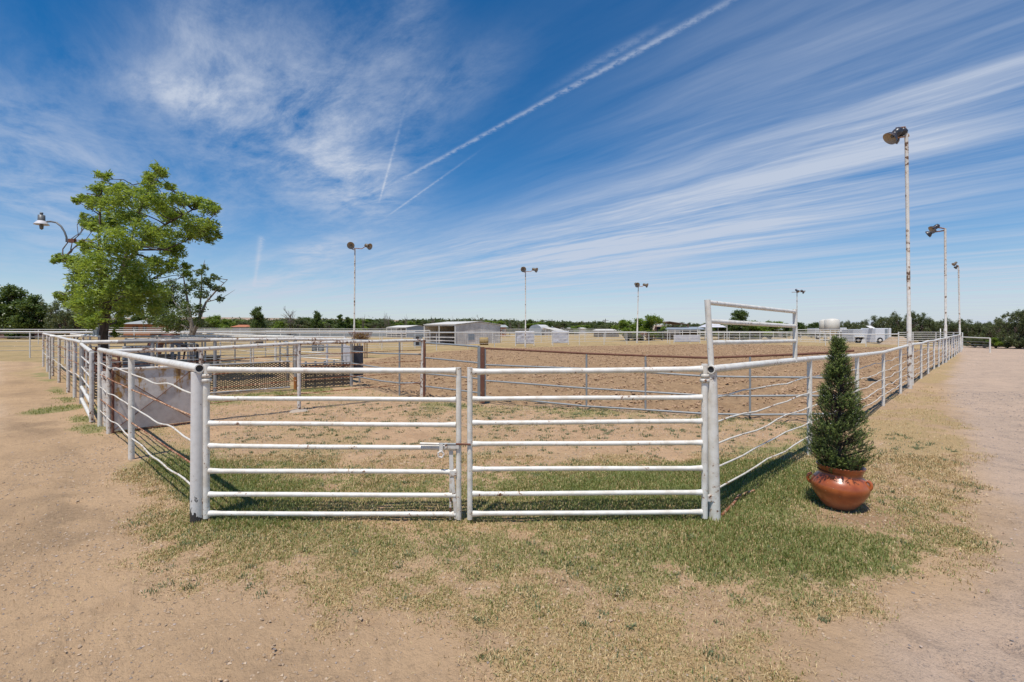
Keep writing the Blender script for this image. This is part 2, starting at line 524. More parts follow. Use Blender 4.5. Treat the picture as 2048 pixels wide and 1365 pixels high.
WEED_M = leafmat('weed_leaf', (0.09, 0.12, 0.05), (0.22, 0.25, 0.13), 0.2, 0.6)

# ------------------------------------------------------------------ numpy noise
def vnoise(x, y, scale, seed=0):
    x = np.asarray(x) / scale + 131.7 * seed; y = np.asarray(y) / scale + 57.3 * seed
    xi = np.floor(x).astype(np.int64); yi = np.floor(y).astype(np.int64)
    fx = x - xi; fy = y - yi
    fx = fx * fx * (3 - 2 * fx); fy = fy * fy * (3 - 2 * fy)
    def h(a, b):
        n = (a * 374761393 + b * 668265263 + seed * 982451653) & 0x7fffffff
        n = ((n ^ (n >> 13)) * 1274126177) & 0x7fffffff
        return ((n ^ (n >> 16)) & 0xffff) / 65535.0
    return (h(xi, yi) * (1 - fx) + h(xi + 1, yi) * fx) * (1 - fy) + (h(xi, yi + 1) * (1 - fx) + h(xi + 1, yi + 1) * fx) * fy
def fbm(x, y, scale, seed=0, oct=4):
    a = 0.0; w = 0.5; tot = 0
    for i in range(oct):
        a = a + w * vnoise(x, y, scale / 2 ** i, seed + i * 7); tot += w; w *= 0.55
    return a / tot
def smooth(v, a, b):
    t = np.clip((v - a) / (b - a), 0, 1)
    return t * t * (3 - 2 * t)
def sdf(X, Y, poly):
    """distance to polygon edge, positive inside"""
    X = np.asarray(X, float); Y = np.asarray(Y, float)
    d = np.full(X.shape, 1e9); inside = np.zeros(X.shape, bool)
    n = len(poly)
    for i in range(n):
        x0, y0 = poly[i]; x1, y1 = poly[(i + 1) % n]
        ex, ey = x1 - x0, y1 - y0
        L = ex * ex + ey * ey + 1e-12
        t = np.clip(((X - x0) * ex + (Y - y0) * ey) / L, 0, 1)
        d = np.minimum(d, (X - x0 - t * ex) ** 2 + (Y - y0 - t * ey) ** 2)
        c = ((y0 > Y) != (y1 > Y)) & (X < (x1 - x0) * (Y - y0) / ((y1 - y0) if y1 != y0 else 1e-9) + x0)
        inside ^= c
    d = np.sqrt(d)
    return np.where(inside, d, -d)

LAWN = [G(*p) for p in [(400, 1005), (262, 900), (225, 905), (255, 950), (290, 1010), (280, 1060), (315, 1125), (350, 1185), (420, 1225), (540, 1255), (650, 1272), (760, 1245), (860, 1250), (905, 1290), (930, 1330), (930, 1400), (840, 1800), (1750, 1800), (1640, 1365), (1650, 1300), (1700, 1250), (1790, 1190), (1900, 1170), (1975, 1100), (1950, 1030), (1925, 960), (1910, 870), (1885, 800), (1880, 765), (1915, 712), (1920, 705), (1820, 776), (1760, 806), (1605, 890), (1425, 1005)]]
STRIP = [G(*p) for p in [(395, 1045), (262, 905), (200, 880), (165, 865), (110, 800), (60, 748), (70, 733), (86, 733), (120, 770), (163, 808), (200, 853), (262, 919)]]
TRAP = [G(*p) for p in [(395, 1045), (262, 919), (202, 855), (598, 822), (845, 794), (965, 808), (1290, 822), (1714, 853), (1630, 912), (1440, 1070), (380, 1075)]]
ALLEY = [G(*p) for p in [(202, 855), (163, 808), (430, 790), (590, 781), (703, 773), (800, 792), (845, 794), (598, 822)]]
ARENA = [G(*p) for p in [(703, 771), (800, 793), (845, 795), (965, 809), (1290, 823), (1714, 853), (1766, 811), (1820, 776), (1890, 725), (1917, 706), (1860, 700), (1797, 695), (1732, 695), (1651, 693), (1500, 689), (1380, 689), (1208, 692), (989, 697), (880, 703.5), (790, 712), (720, 725), (712, 745)]]
GRAVEL = [G(*p) for p in [(1915, 712), (1880, 765), (1885, 800), (1910, 870), (1925, 960), (1950, 1030), (1975, 1100), (1900, 1170), (1790, 1190), (1700, 1250), (1650, 1300), (1640, 1365), (1700, 1800)]] + [(3, 0.2), (60, 0.2), (140, 36), (90, 48), G(2048, 694), G(1990, 692), G(1925, 693), G(1830, 694), G(1900, 701)]
PATHL = [G(*p) for p in [(395, 1045), (60, 748), (86, 734), (95, 724), (0, 722), (-300, 722), (-1500, 800)]] + [(-30, 1), (-8, -3.5), (3, -3.5), G(960, 1500), G(860, 1250), G(540, 1250)]
YARD = [G(*p) for p in [(163, 808), (86, 734), (300, 712), (540, 715), (873, 702), (720, 725), (703, 773), (590, 781)]]

def masks(X, Y):
    n1 = fbm(X, Y, 1.3, 3); n2 = fbm(X, Y, 0.45, 9); n3 = fbm(X, Y, 0.16, 21, 3)
    n4 = fbm(X, Y, 5.0, 33); n5 = fbm(X, Y, 0.07, 61, 2)
    e = (n1 - 0.5) * 0.9 + (n2 - 0.5) * 0.5 + (n3 - .5) * .25
    lawn = smooth(sdf(X, Y, LAWN) + e * 0.85, -0.22, 0.22)
    strip = smooth(sdf(X, Y, STRIP) + e * 0.7, -0.05, 0.2)
    trap = smooth(sdf(X, Y, TRAP), -0.05, 0.15)
    alley = smooth(sdf(X, Y, ALLEY), -0.05, 0.15)
    arena = smooth(sdf(X, Y, ARENA) + (n2 - .5) * .5, -0.1, 0.5)
    gravel = smooth(sdf(X, Y, GRAVEL) + e * 0.6, -0.3, 0.5)
    path = smooth(sdf(X, Y, PATHL) + e * 1.2, -0.2, 0.6)
    yard = smooth(sdf(X, Y, YARD), -0.1, 0.5)
    near = Y < 16
    # lush near the gate line and the right corner, thinner towards the viewer
    gl = np.exp(-((Y - 3.75 + 0.10 * X) / 0.62) ** 2) * 0.50 * smooth(X, -3.6, -2.6) * smooth(-X, -3.4, -2.0)
    gl = gl + 0.22 * smooth(n1, 0.42, 0.62) * smooth(Y, 2.5, 3.0)
    pot = 0.72 * np.exp(-(((X - 2.5) / 1.2) ** 2 + ((Y - 4.45) / 0.8) ** 2)) + 0.30 * np.exp(-(((X - 2.2) / 1.6) ** 2 + ((Y - 3.5) / 0.35) ** 2))
    fl = np.exp(-((Y - X - 2.45) / 0.75) ** 2) * smooth(-Y, -8.2, -5.2) * smooth(Y, 3.8, 4.5) * (X > 1.3) * 0.95
    green = lawn * np.clip(0.31 + gl * .72 + pot + fl, 0, 1)
    bare_pot = np.exp(-(((X - 3.02) / 0.62) ** 2 + ((Y - 4.32) / 0.32) ** 2) * 1.6)
    right_dry = smooth(X - 0.25 * Y, 1.6, 2.9) * (Y > 4.9)
    green *= (1 - 0.62 * right_dry)
    green = green * smooth(n2 * 0.36 + n3 * 0.38 + n5 * 0.26 + green * 0.22, 0.45, 0.66)
    holes = smooth(0.35 * n1 + 0.35 * n2 + .3 * n3, 0.40, 0.56)
    dry = lawn * np.clip(0.34 + holes * 0.85, 0, 1)
    green = green * (1 - bare_pot); dry = dry * (1 - bare_pot * .9)
    # rough, darker strips either side of the worn wheel line on the left path
    u = (X + Y) ; w = fbm(X, Y, 2.2, 71)
    track = path * np.clip(smooth(-(u + 2.5 + (w - .5) * 2.4), 0.2, 1.3) * 0.9 + 0.45 * smooth(w, .52, .66) + 0.6 * np.exp(-((u - 0.6 + (w - .5)) / .3) ** 2) * smooth(Y, 3, 5), 0, 1) * smooth(fbm(X, Y, .6, 73), .30, .55)
    # inside the trap
    tg = np.exp(-((Y - 4.95) / 1.15) ** 2) * 0.55 + 0.8 * np.exp(-((Y - X - 2.9) / 0.9) ** 2) * (X > 1.2) * smooth(-Y, -9, -5.5)
    tg = tg + 0.16 + 0.44 * smooth(X, -1.0, 1.5) * smooth(-Y, -7, -5) + 0.25 * smooth(n1, 0.5, 0.68)
    tg = tg + 0.5 * np.exp(-((Y + X - 1.9) / 0.7) ** 2) * (Y < 8.5)
    tg = tg + 0.40 * np.exp(-((Y - 10.3 + 0.35 * X) / 0.8) ** 2) * (X > -2) * (X < 5)
    green = np.maximum(green, trap * np.clip(tg, 0, 1) * smooth(n2 * .35 + n3 * .35 + n5 * .3 + tg * 0.40, 0.50, 0.80))
    dry = np.maximum(dry, trap * np.clip(0.22 + tg * 0.9, 0, 0.95) * smooth(n2, 0.32, 0.56))
    green = np.maximum(green, strip * smooth(n1, 0.38, 0.6) * 0.9)
    dry = np.maximum(dry, strip * 0.5)
    blobL = np.exp(-(((X + 9.25) / 0.50) ** 2 + ((Y - 10.15) / 0.75) ** 2)) * (X + Y < 1.5)
    green = np.maximum(green, smooth(blobL, .3, .7))
    al = alley * np.clip(0.35 + np.exp(-((Y - X - 18.2) / 0.9) ** 2), 0, 1)
    green = np.maximum(green, al * smooth(n2, 0.33, 0.55))
    sc = arena * 0.45 * smooth(n4, 0.52, 0.7) * (Y < 22)
    green = np.maximum(green, sc * 0.55)
    green = np.maximum(green, yard * 0.4 * smooth(n1, 0.55, 0.7))
    field = (1 - np.clip(lawn + trap + alley + arena + gravel + path + strip + yard, 0, 1)) * smooth(Y, 14, 19)
    return dict(green=green, dry=dry, gravel=gravel * (1 - lawn), tilled=arena * (1 - trap), trap=np.maximum(trap, alley),
                track=track, field=field, path=path, yard=yard, bare=bare_pot)

# ------------------------------------------------------------------ ground sheet
def axis(lo, hi, core_lo, core_hi, step, growth):
    v = list(np.arange(core_lo, core_hi, step))
    s_ = step; x = core_hi
    while x < hi:
        v.append(x); s_ = max(step, growth * (abs(x) - abs(core_hi) * 0.35)) if x < 120 else s_ * 1.25; x += s_
    v.append(hi)
    left = []; x = core_lo; s_ = step
    while x > lo:
        s_ = max(step, growth * (abs(x) - abs(core_lo) * 0.35)) if x > -120 else s_ * 1.25
        x -= s_
        left.append(max(x, lo))
    return np.array(sorted(set(left + v)))
xs = axis(-5000, 5000, -5.0, 6.5, 0.05, 0.012)
ys = axis(-60, 6500, 1.0, 7.0, 0.045, 0.007)
GX, GY = np.meshgrid(xs, ys)
gx, gy = GX.ravel(), GY.ravel()
M = masks(gx, gy)
amp = M['tilled']
furrow = np.sin((gx * 0.707 - gy * 0.707) * 2 * math.pi / 0.9 + 3 * fbm(gx, gy, 4.0, 51))
gz = amp * ((fbm(gx, gy, 0.30, 40, 3) - 0.5) * 0.13 + (vnoise(gx, gy, 0.11, 44) - 0.5) * 0.05 + furrow * 0.026 - 0.01)
gz += (fbm(gx, gy, 0.8, 60, 4) - 0.5) * 0.040 * (gy < 60) * (1 - amp)
gz += (fbm(gx, gy, 0.17, 61, 3) - 0.5) * 0.020 * (gy < 12) * (1 - amp)
_r = np.random.default_rng(31)
for _k in range(420):
    hx0 = _r.uniform(-7, 6); hy0 = 1.6 + 9 * _r.uniform() ** 1.5; rd = _r.uniform(.045, .075)
    j0, j1 = np.searchsorted(ys, hy0 - .25), np.searchsorted(ys, hy0 + .25); i0, i1 = np.searchsorted(xs, hx0 - .25), np.searchsorted(xs, hx0 + .25)
    sub = (np.arange(j0, j1)[:, None] * len(xs) + np.arange(i0, i1)[None]).ravel()
    dd_ = np.hypot((gx[sub] - hx0), (gy[sub] - hy0) * _r.uniform(.7, 1.3)) / rd
    gz[sub] += -0.016 * np.exp(-dd_ ** 4) + 0.007 * np.exp(-((dd_ - 1.35) / .3) ** 2)
_u = gx + gy + (fbm(gx, gy, 3.5, 91, 2) - .5) * 1.0
rut = M['path'] * (np.exp(-((_u + 0.55) / .26) ** 2) + np.exp(-((_u + 2.75) / .30) ** 2)) * smooth(fbm(gx, gy, 1.5, 93), .25, .5)
gz -= rut * .022 * (gy < 40)
gz += M['path'] * np.exp(-((_u + 1.65) / .35) ** 2) * .018 * (gy < 40)
M['rut'] = rut
nrow, ncol = GX.shape
idx = np.arange(nrow * ncol).reshape(nrow, ncol)
F = np.stack([idx[:-1, :-1], idx[:-1, 1:], idx[1:, 1:], idx[1:, :-1]], -1).reshape(-1, 4)

def ground_mat():
    m, t, p = newmat('yard_ground')
    P = wpos(t)
    def at(n):
        a = t.n('ShaderNodeAttribute'); a.attribute_name = n; return a.outputs['Fac']
    mu = lambda a, b: t.m('MULTIPLY', a, b)
    nb = t.noise(P, 0.45, 6, 0.65); nm = t.noise(P, 2.6, 7, 0.72, dist=0.6); nf = t.noise(P, 17, 6, 0.75); nff = t.noise(P, 75, 4, 0.75)
    sx = t.n('ShaderNodeSeparateXYZ'); t.link(P, sx.inputs[0])
    # faint drag streaks along the paths
    sa = t.m('ADD', mu(sx.outputs[0], 0.75), mu(sx.outputs[1], 0.66)); sb = t.m('SUBTRACT', mu(sx.outputs[0], 0.66), mu(sx.outputs[1], 0.75))
    nst = t.noise(t.comb(mu(sa, 9.0), mu(sb, 1.6), 0.0), 1.0, 6, 0.7, dist=0.5)
    sand = t.mix(t.ramp(nb, 0.32, 0.68), (0.511, 0.345, 0.204), (0.416, 0.280, 0.166))
    sand = t.mix(mu(t.ramp(nm, 0.48, 0.70), 0.55), sand, (0.324, 0.220, 0.137))
    sand = t.mix(mu(t.ramp(nst, 0.50, 0.68), 0.30), sand, (0.289, 0.196, 0.121))
    sand = t.mix(mu(t.ramp(nf, 0.54, 0.66), 0.45), sand, (0.265, 0.184, 0.114))
    sand = t.mix(mu(t.ramp(nff, 0.58, 0.68), 0.35), sand, (0.205, 0.143, 0.092))
    sand = t.mix(mu(t.ramp(nff, 0.42, 0.32), 0.35), sand, (0.602, 0.428, 0.275))
    trapc = t.mix(t.ramp(nm, 0.3, 0.72), (0.548, 0.362, 0.215), (0.394, 0.251, 0.149))
    trapc = t.mix(mu(t.ramp(nf, 0.52, 0.68), 0.45), trapc, (0.298, 0.192, 0.111))
    trapc = t.mix(mu(t.ramp(nb, 0.45, 0.65), 0.4), trapc, (0.405, 0.286, 0.154))
    grav = t.mix(t.ramp(nb, 0.3, 0.7), (0.530, 0.385, 0.280), (0.450, 0.335, 0.250))
    grav = t.mix(mu(t.ramp(nm, 0.46, 0.70), 0.45), grav, (0.317, 0.238, 0.185))
    grav = t.mix(mu(t.ramp(t.m('ADD', nff, mu(nm, .35)), 0.70, 0.80), 0.65), grav, (0.183, 0.155, 0.140))
    grav = t.mix(mu(t.ramp(nf, 0.60, 0.70), 0.40), grav, (0.256, 0.196, 0.157))
    grav = t.mix(mu(t.ramp(nff, 0.40, 0.30), 0.45), grav, (0.659, 0.535, 0.437))
    fieldc = t.mix(t.ramp(nb, 0.35, 0.65), (0.449, 0.315, 0.165), (0.337, 0.249, 0.123))
    fieldc = t.mix(mu(t.ramp(nm, 0.45, 0.7), 0.5), fieldc, (0.208, 0.182, 0.080))
    till = t.mix(t.ramp(nm, 0.35, 0.70), (0.378, 0.249, 0.142), (0.275, 0.176, 0.100))
    till = t.mix(mu(t.ramp(nf, 0.48, 0.66), 0.55), till, (0.151, 0.098, 0.057))
    tr = at('track')
    sand = t.mix(mu(t.ramp(tr, 0.0, 1.0), 0.72), sand, t.mix(t.ramp(nf, .4, .6), (0.315, 0.215, 0.135), (0.221, 0.155, 0.093)))
    sand = t.mix(mu(at('rut'), 0.6), sand, t.mix(t.ramp(nf, .4, .62), (0.60, 0.445, 0.31), (0.46, 0.335, 0.23)))
    c = sand
    c = t.mix(at('field'), c, fieldc)
    c = t.mix(at('yard'), c, t.mix(t.ramp(nb, 0.4, 0.6), trapc, fieldc))
    c = t.mix(at('trap'), c, trapc)
    c = t.mix(at('gravel'), c, grav)
    c = t.mix(at('tilled'), c, till)
    c = t.mix(mu(at('bare'), 0.65), c, (0.244, 0.149, 0.084))
    dry = at('dry'); gr = at('green')
    nfz = mu(t.m('SUBTRACT', t.m('ADD', mu(nf, .6), mu(nff, .4)), 0.5), 2.0)
    dcol = t.mix(t.ramp(nff, 0.35, 0.65), (0.525, 0.369, 0.185), (0.317, 0.214, 0.106))
    dcol = t.mix(mu(t.ramp(nf, 0.45, 0.62), 0.45), dcol, (0.268, 0.238, 0.123))
    c = t.mix(mu(t.ramp(t.m('ADD', dry, nfz), 0.35, 0.80), 0.85), c, dcol)
    gcol = t.mix(t.ramp(nff, 0.35, 0.65), (0.159, 0.173, 0.062), (0.329, 0.286, 0.134))
    gcol = t.mix(mu(t.ramp(nf, 0.48, 0.66), 0.5), gcol, (0.403, 0.303, 0.151))
    c = t.mix(mu(t.ramp(t.m('ADD', gr, nfz), 0.28, 0.85), 0.85), c, gcol)
    t.link(c, p.inputs['Base Color'])
    p.inputs['Roughness'].default_value = 1.0
    p.inputs['Specular IOR Level'].default_value = 0.1
    h = t.m('ADD', mu(nm, 0.9), t.m('ADD', mu(nst, .35), t.m('ADD', mu(nf, 0.5), mu(nff, 0.16))))
    bump(t, p, h, 0.9, 0.05)
    return m
ground = npmesh('ground', np.stack([gx, gy, gz], -1), F, ground_mat(), smooth=True,
                attrs={k: M[k] for k in ('green', 'dry', 'gravel', 'tilled', 'trap', 'field', 'yard', 'bare', 'track', 'rut')})
tag(ground, 'sandy yard ground with path, gravel track and tilled arena', 'ground', kind='structure')

def ground_z(X, Y):
    a = masks(X, Y)['tilled']
    z = a * ((fbm(X, Y, 0.30, 40, 3) - 0.5) * 0.13)
    return z + (fbm(X, Y, 0.8, 60, 4) - 0.5) * 0.040 * (1 - a) + (fbm(X, Y, 0.17, 61, 3) - 0.5) * 0.020 * (Y < 12) * (1 - a)

# ------------------------------------------------------------------ ground cover
rng = np.random.default_rng(7)
def blades(name, label, mat, X, Y, length, width, flatness, tint, cat='grass'):
    n = len(X)
    Z = ground_z(X, Y) - 0.003
    a = rng.uniform(0, 2 * math.pi, n)
    lean = rng.uniform(0.1, 1.0, n) * flatness
    L = length * rng.uniform(0.5, 1.3, n); W = width * rng.uniform(0.6, 1.3, n)
    dxy = np.stack([np.cos(a), np.sin(a)], -1)
    per = np.stack([-np.sin(a), np.cos(a)], -1)
    # twist so blades do not all lie face-on
    tip = np.stack([X + dxy[:, 0] * L * np.sin(lean), Y + dxy[:, 1] * L * np.sin(lean), Z + L * np.cos(lean) + 0.002], -1)
    mid = np.stack([X + dxy[:, 0] * L * .35 * np.sin(lean), Y + dxy[:, 1] * L * .35 * np.sin(lean), Z + L * 0.55 * np.cos(lean) + 0.004], -1)
    b0 = np.stack([X, Y, Z], -1)
    off = np.concatenate([per * W[:, None] / 2, np.zeros((n, 1))], 1)
    V = np.stack([b0 - off * .6, b0 + off * .6, mid + off, tip, mid - off], 1).reshape(-1, 3)
    F_ = (np.arange(n) * 5)[:, None]
    quads = np.concatenate([F_ + 0, F_ + 1, F_ + 2, F_ + 4], 1)
    tris = np.concatenate([F_ + 4, F_ + 2, F_ + 3, F_ + 3], 1)
    # two tris per quad to keep one face size
    T = np.concatenate([F_ + 0, F_ + 1, F_ + 2], 1), np.concatenate([F_ + 0, F_ + 2, F_ + 4], 1), np.concatenate([F_ + 4, F_ + 2, F_ + 3], 1)
    T = np.concatenate(T, 0)
    o = npmesh(name, V, T, mat, attrs={'tint': np.repeat(tint, 5)})
    tag(o, label, cat, kind='stuff')
    return o
def cand(x0, x1, y0, y1, n, power=1.0):
    return rng.uniform(x0, x1, n), y0 + (y1 - y0) * rng.uniform(0, 1, n) ** power

# green
X1, Y1 = cand(-4.5, 5.5, 1.5, 6.2, 400000)
X2, Y2 = cand(-12, 9, 6.2, 15, 160000)
m1 = masks(X1, Y1); m2 = masks(X2, Y2)
k1 = rng.uniform(0, 1, len(X1)) < m1['green'] ** 1.1 * 1.0
k2 = rng.uniform(0, 1, len(X2)) < m2['green'] * (m2['tilled'] < .3) * 0.9
X = np.concatenate([X1[k1], X2[k2]]); Y = np.concatenate([Y1[k1], Y2[k2]])
gm = np.concatenate([m1['green'][k1], m2['green'][k2]])
ln = 0.015 + 0.030 * gm ** 3 + 0.0016 * Y
tint = np.clip(rng.normal(0.45, 0.28, len(X)) + (0.5 - gm) * 0.5, 0, 1)
blades('grass', 'short green grass growing along the gate, fences and pot', GRASS_M, X, Y, ln, 0.0032 + 0.0006 * Y, 1.45, tint)
# straw
X1, Y1 = cand(-4.5, 6.5, 1.5, 6.5, 620000)
X2, Y2 = cand(-10, 12, 6.5, 15, 90000)
m1 = masks(X1, Y1); m2 = masks(X2, Y2)
k1 = rng.uniform(0, 1, len(X1)) < (m1['dry'] * 0.75 + m1['path'] * .008)
k2 = rng.uniform(0, 1, len(X2)) < m2['dry'] * 0.7 * (m2['tilled'] < .3)
X = np.concatenate([X1[k1], X2[k2]]); Y = np.concatenate([Y1[k1], Y2[k2]])
blades('dry_grass', 'dry straw coloured grass and clippings on the bare lawn', STRAW_M, X, Y, 0.024 + 0.002 * Y, 0.0026 + 0.0004 * Y, 1.60, rng.uniform(0, 1, len(X)))
# small grey green weed tufts on bare ground
tx, ty = [], []
wx, wy = cand(-4.5, 6, 1.7, 11, 3600)
wm = masks(wx, wy)
ok = rng.uniform(0, 1, len(wx)) < np.clip(wm['trap'] * 0.28 + wm['dry'] * 0.75, 0, 1) * (.35 + .65 * (wy > 2.2))
for x, y in zip(wx[ok], wy[ok]):
    n = rng.integers(6, 40); r = rng.uniform(0.012, 0.055)
    tx.append(x + rng.normal(0, r, n)); ty.append(y + rng.normal(0, r, n))
tx = np.concatenate(tx); ty = np.concatenate(ty)
blades('weed_tufts', 'small grey green weed tufts dotted over bare dirt', WEED_M, tx, ty, 0.026 + 0.001 * ty, 0.0045 + 0.0005 * ty, 1.35, rng.uniform(0, 1, len(tx)), cat='weeds')

def rocks(name, label, cat, mat, X, Y, size, squash=0.6):
    base = np.array([(1, 0, 0), (-1, 0, 0), (0, 1, 0), (0, -1, 0), (0, 0, 1), (0, 0, -1)], float)
    f = np.array([(0, 2, 4), (2, 1, 4), (1, 3, 4), (3, 0, 4), (2, 0, 5), (1, 2, 5), (3, 1, 5), (0, 3, 5)])
    n = len(X)
    V = np.repeat(base[None], n, 0) * rng.uniform(0.55, 1.3, (n, 6, 3))
    V += rng.normal(0, 0.12, V.shape)
    a = rng.uniform(0, 6.28, n); c, s_ = np.cos(a)[:, None], np.sin(a)[:, None]
    x = V[:, :, 0] * c - V[:, :, 1] * s_; y = V[:, :, 0] * s_ + V[:, :, 1] * c
    V = np.stack([x, y, V[:, :, 2] * squash], -1) * size[:, None, None]
    V += np.stack([X, Y, ground_z(X, Y) + size * 0.15], -1)[:, None, :]
    Fc = (f[None] + (np.arange(n) * 6)[:, None, None]).reshape(-1, 3)
    o = npmesh(name, V.reshape(-1, 3), Fc, mat, attrs={'tint': np.repeat(rng.uniform(0, 1, n), 6)})
    tag(o, label, cat, kind='stuff')
    return o
def tintmat(name, a, b, rough=1.0):
    m, t, p = newmat(name)
    at = t.n('ShaderNodeAttribute'); at.attribute_name = 'tint'
    n = t.noise(wpos(t), 30, 3)
    t.link(t.mix(t.m('ADD', t.m('MULTIPLY', at.outputs['Fac'], 0.8), t.m('MULTIPLY', n, 0.2)), a, b), p.inputs['Base Color'])
    p.inputs['Roughness'].default_value = rough
    return m
CLOD = tintmat('soil_clod', (0.22, 0.135, 0.08), (0.52, 0.345, 0.21))
PEB = tintmat('pebble', (0.13, 0.12, 0.12), (0.55, 0.42, 0.33), 0.8)
cx, cy = cand(-8, 34, 8.5, 55, 95000, 1.6)
cm = masks(cx, cy)['tilled']
ok = (cm > 0.6) & (rng.uniform(0, 1, len(cx)) < smooth(fbm(cx, cy, 1.6, 77), 0.3, 0.6) * .9 + .1)
cx, cy = cx[ok], cy[ok]
rocks('soil_clods', 'clods of reddish brown soil covering the tilled arena', 'soil', CLOD, cx, cy, rng.uniform(0.012, 0.042, len(cx)) * (1 + cy * 0.012), 0.7)
px_, py_ = cand(-7, 14, 1.3, 13, 60000, 1.5)
pm = masks(px_, py_)
ok = (rng.uniform(0, 1, len(px_)) < np.clip(pm['gravel'] * 0.9 + pm['path'] * 0.30 + 0.10, 0, 1)) & (pm['tilled'] < 0.3)
px_, py_ = px_[ok], py_[ok]
rocks('gravel', 'small pebbles strewn over the gravel track and sandy path', 'gravel', PEB, px_, py_, (0.002 + 0.0065 * rng.uniform(0, 1, len(px_)) ** 3) * (1 + py_ * 0.12), 0.55)

CRUMB = tintmat('soil_crumb', (0.27, 0.19, 0.125), (0.56, 0.42, 0.29))
qx, qy = cand(-6, 5.5, 1.3, 11, 90000, 1.6)
qm = masks(qx, qy)
ok = (rng.uniform(0, 1, len(qx)) < np.clip(0.25 + 0.8 * smooth(fbm(qx, qy, .7, 88), .42, .6), 0, 1) * (1 - .8 * qm['green'])) & (qm['tilled'] < .3) & (qm['gravel'] < .5)
qx, qy = qx[ok], qy[ok]
rocks('soil_crumbs', 'fine dry crumbs of sandy soil scattered over the bare ground', 'soil', CRUMB, qx, qy, (0.0022 + 0.0075 * rng.uniform(0, 1, len(qx)) ** 3) * (1 + qy * 0.13), 0.7)

# ------------------------------------------------------------------ pipe fences
rnd = random.Random(11)
def lerp(a, b, t):
    return tuple(x + (y - x) * t for x, y in zip(a, b))
def rod_path(pts, z0s, amp, sub=7, seed=0):
    r = random.Random(seed)
    out = []
    for i in range(len(pts) - 1):
        ph = [r.uniform(0, 6.28) for _ in range(2)]; fr = [r.uniform(0.8, 1.6), r.uniform(2.0, 3.2)]
        for k in range(sub):
            t = k / sub
            x, y = lerp(pts[i][:2], pts[i + 1][:2], t)
            w = math.sin(math.pi * t)
            z = z0s[i] * (1 - t) + z0s[i + 1] * t + amp * w * (0.7 * math.sin(fr[0] * 2 * math.pi * t + ph[0]) + 0.45 * math.sin(fr[1] * 2 * math.pi * t + ph[1]))
            lat = amp * 0.5 * w * math.sin(fr[0] * 4 * t + ph[1])
            out.append((x + lat * .7, y - lat * .7, z))
    out.append((pts[-1][0], pts[-1][1], z0s[-1]))
    return out
def fence(name, label, cat, pts, post_r=0.03, rail_r=0.035, rods=(), rod_r=0.011, amp=0.0, mp=None, mr=None, mrod=None,
          group=None, posts=None, rail_part='top_rail', rod_mats=None, sub=7, seed=0, seg=8, base_z=-0.05, rail_ext=None):
    """pts: (x, y, z of top rail). One thing: posts, top rail and rods are its parts."""
    mp = mp or WHITE; mr = mr or mp; mrod = mrod or ROD_WHITE
    root = empty(name, (pts[0][0], pts[0][1], 0), label, cat, group)
    off = (pts[0][0], pts[0][1], 0)
    for i, (x, y, z) in enumerate(pts):
        if posts is not None and i not in posts: continue
        MB().tube([(x, y, base_z), (x, y, z - rail_r * 0.6)], post_r, seg + 2).build('post', mp, root, off)
    path = [(x, y, z) for x, y, z in pts]
    if rail_ext: path = [rail_ext] + path
    MB().tube(path, rail_r, seg + 2).build('top_rail', mr, root, off)
    for j, rz in enumerate(rods):
        zs = [rz * p[2] for p in pts]
        mm = rod_mats[j % len(rod_mats)] if rod_mats else mrod
        ra = amp * (0.12 if (rod_mats and mm is ROD_RUST) else 1.0)
        MB().tube(rod_path(pts, zs, ra, sub if amp else 1, seed * 31 + j), rod_r, max(5, seg - 2)).build('rail', mm, root, off)
    return root, off

def pipe_end(mb_list, c, d, r, root, off, mat):
    """open pipe mouth: wall ring, and a black cap for the shade inside"""
    d = Vector(d).normalized()
    M_ = Matrix.Translation(Vector(c)) @ d.to_track_quat('Z', 'Y').to_matrix().to_4x4()
    m = MB().lathe([(r, -0.05), (r, 0.0), (r * 0.78, 0.0), (r * 0.78, -0.045)], 16, M_, False)
    m.build('pipe_mouth', mat, root, off)
    MB().lathe([(r * 0.78, -0.004), (r * 0.76, -0.006), (0.0005, -0.012)], 16, M_, False).build('bore_shade_cap', DARK, root, off)  # near-black cap just inside the mouth, painted as the shade of the bore

# --- left fence, first run from the big gate post to the alley gap
LP = (-2.69, 4.27)
pA = G(262.8, 919); pB = G(200, 853)
pts = [(LP[0], LP[1], 1.31), (pA[0], pA[1], 1.30), (pB[0], pB[1], 1.29)]
rootL, offL = fence('pipe_fence', 'white pipe fence with wavy and rusty rods left of the double gate', 'fence', pts,
                    post_r=0.034, rail_r=0.036, rods=(0.825, 0.675, 0.51, 0.355, 0.205), rod_r=0.0085, amp=0.027,
                    rod_mats=[ROD_WHITE, ROD_RUST, ROD_WHITE, ROD_RUST, ROD_WHITE], posts=[1, 2], sub=14, seed=3, seg=14)
for o in rootL.children:
    if o.name.startswith('rail'): pass
MB().tube([(LP[0], LP[1], -0.05), (LP[0] + .01, LP[1], 1.275)], 0.053, 24).build('gate_post', CHIP, rootL, offL)
d0 = Vector((LP[0] - pA[0], LP[1] - pA[1], 0.01)).normalized()
e0 = Vector((LP[0], LP[1], 1.31)) + d0 * 0.075
MB().tube([(LP[0], LP[1], 1.31), tuple(e0)], 0.0365, 16, caps=False).build('rail_stub', WHITE, rootL, offL)
pipe_end(None, tuple(e0), d0, 0.0375, rootL, offL, WHITE)

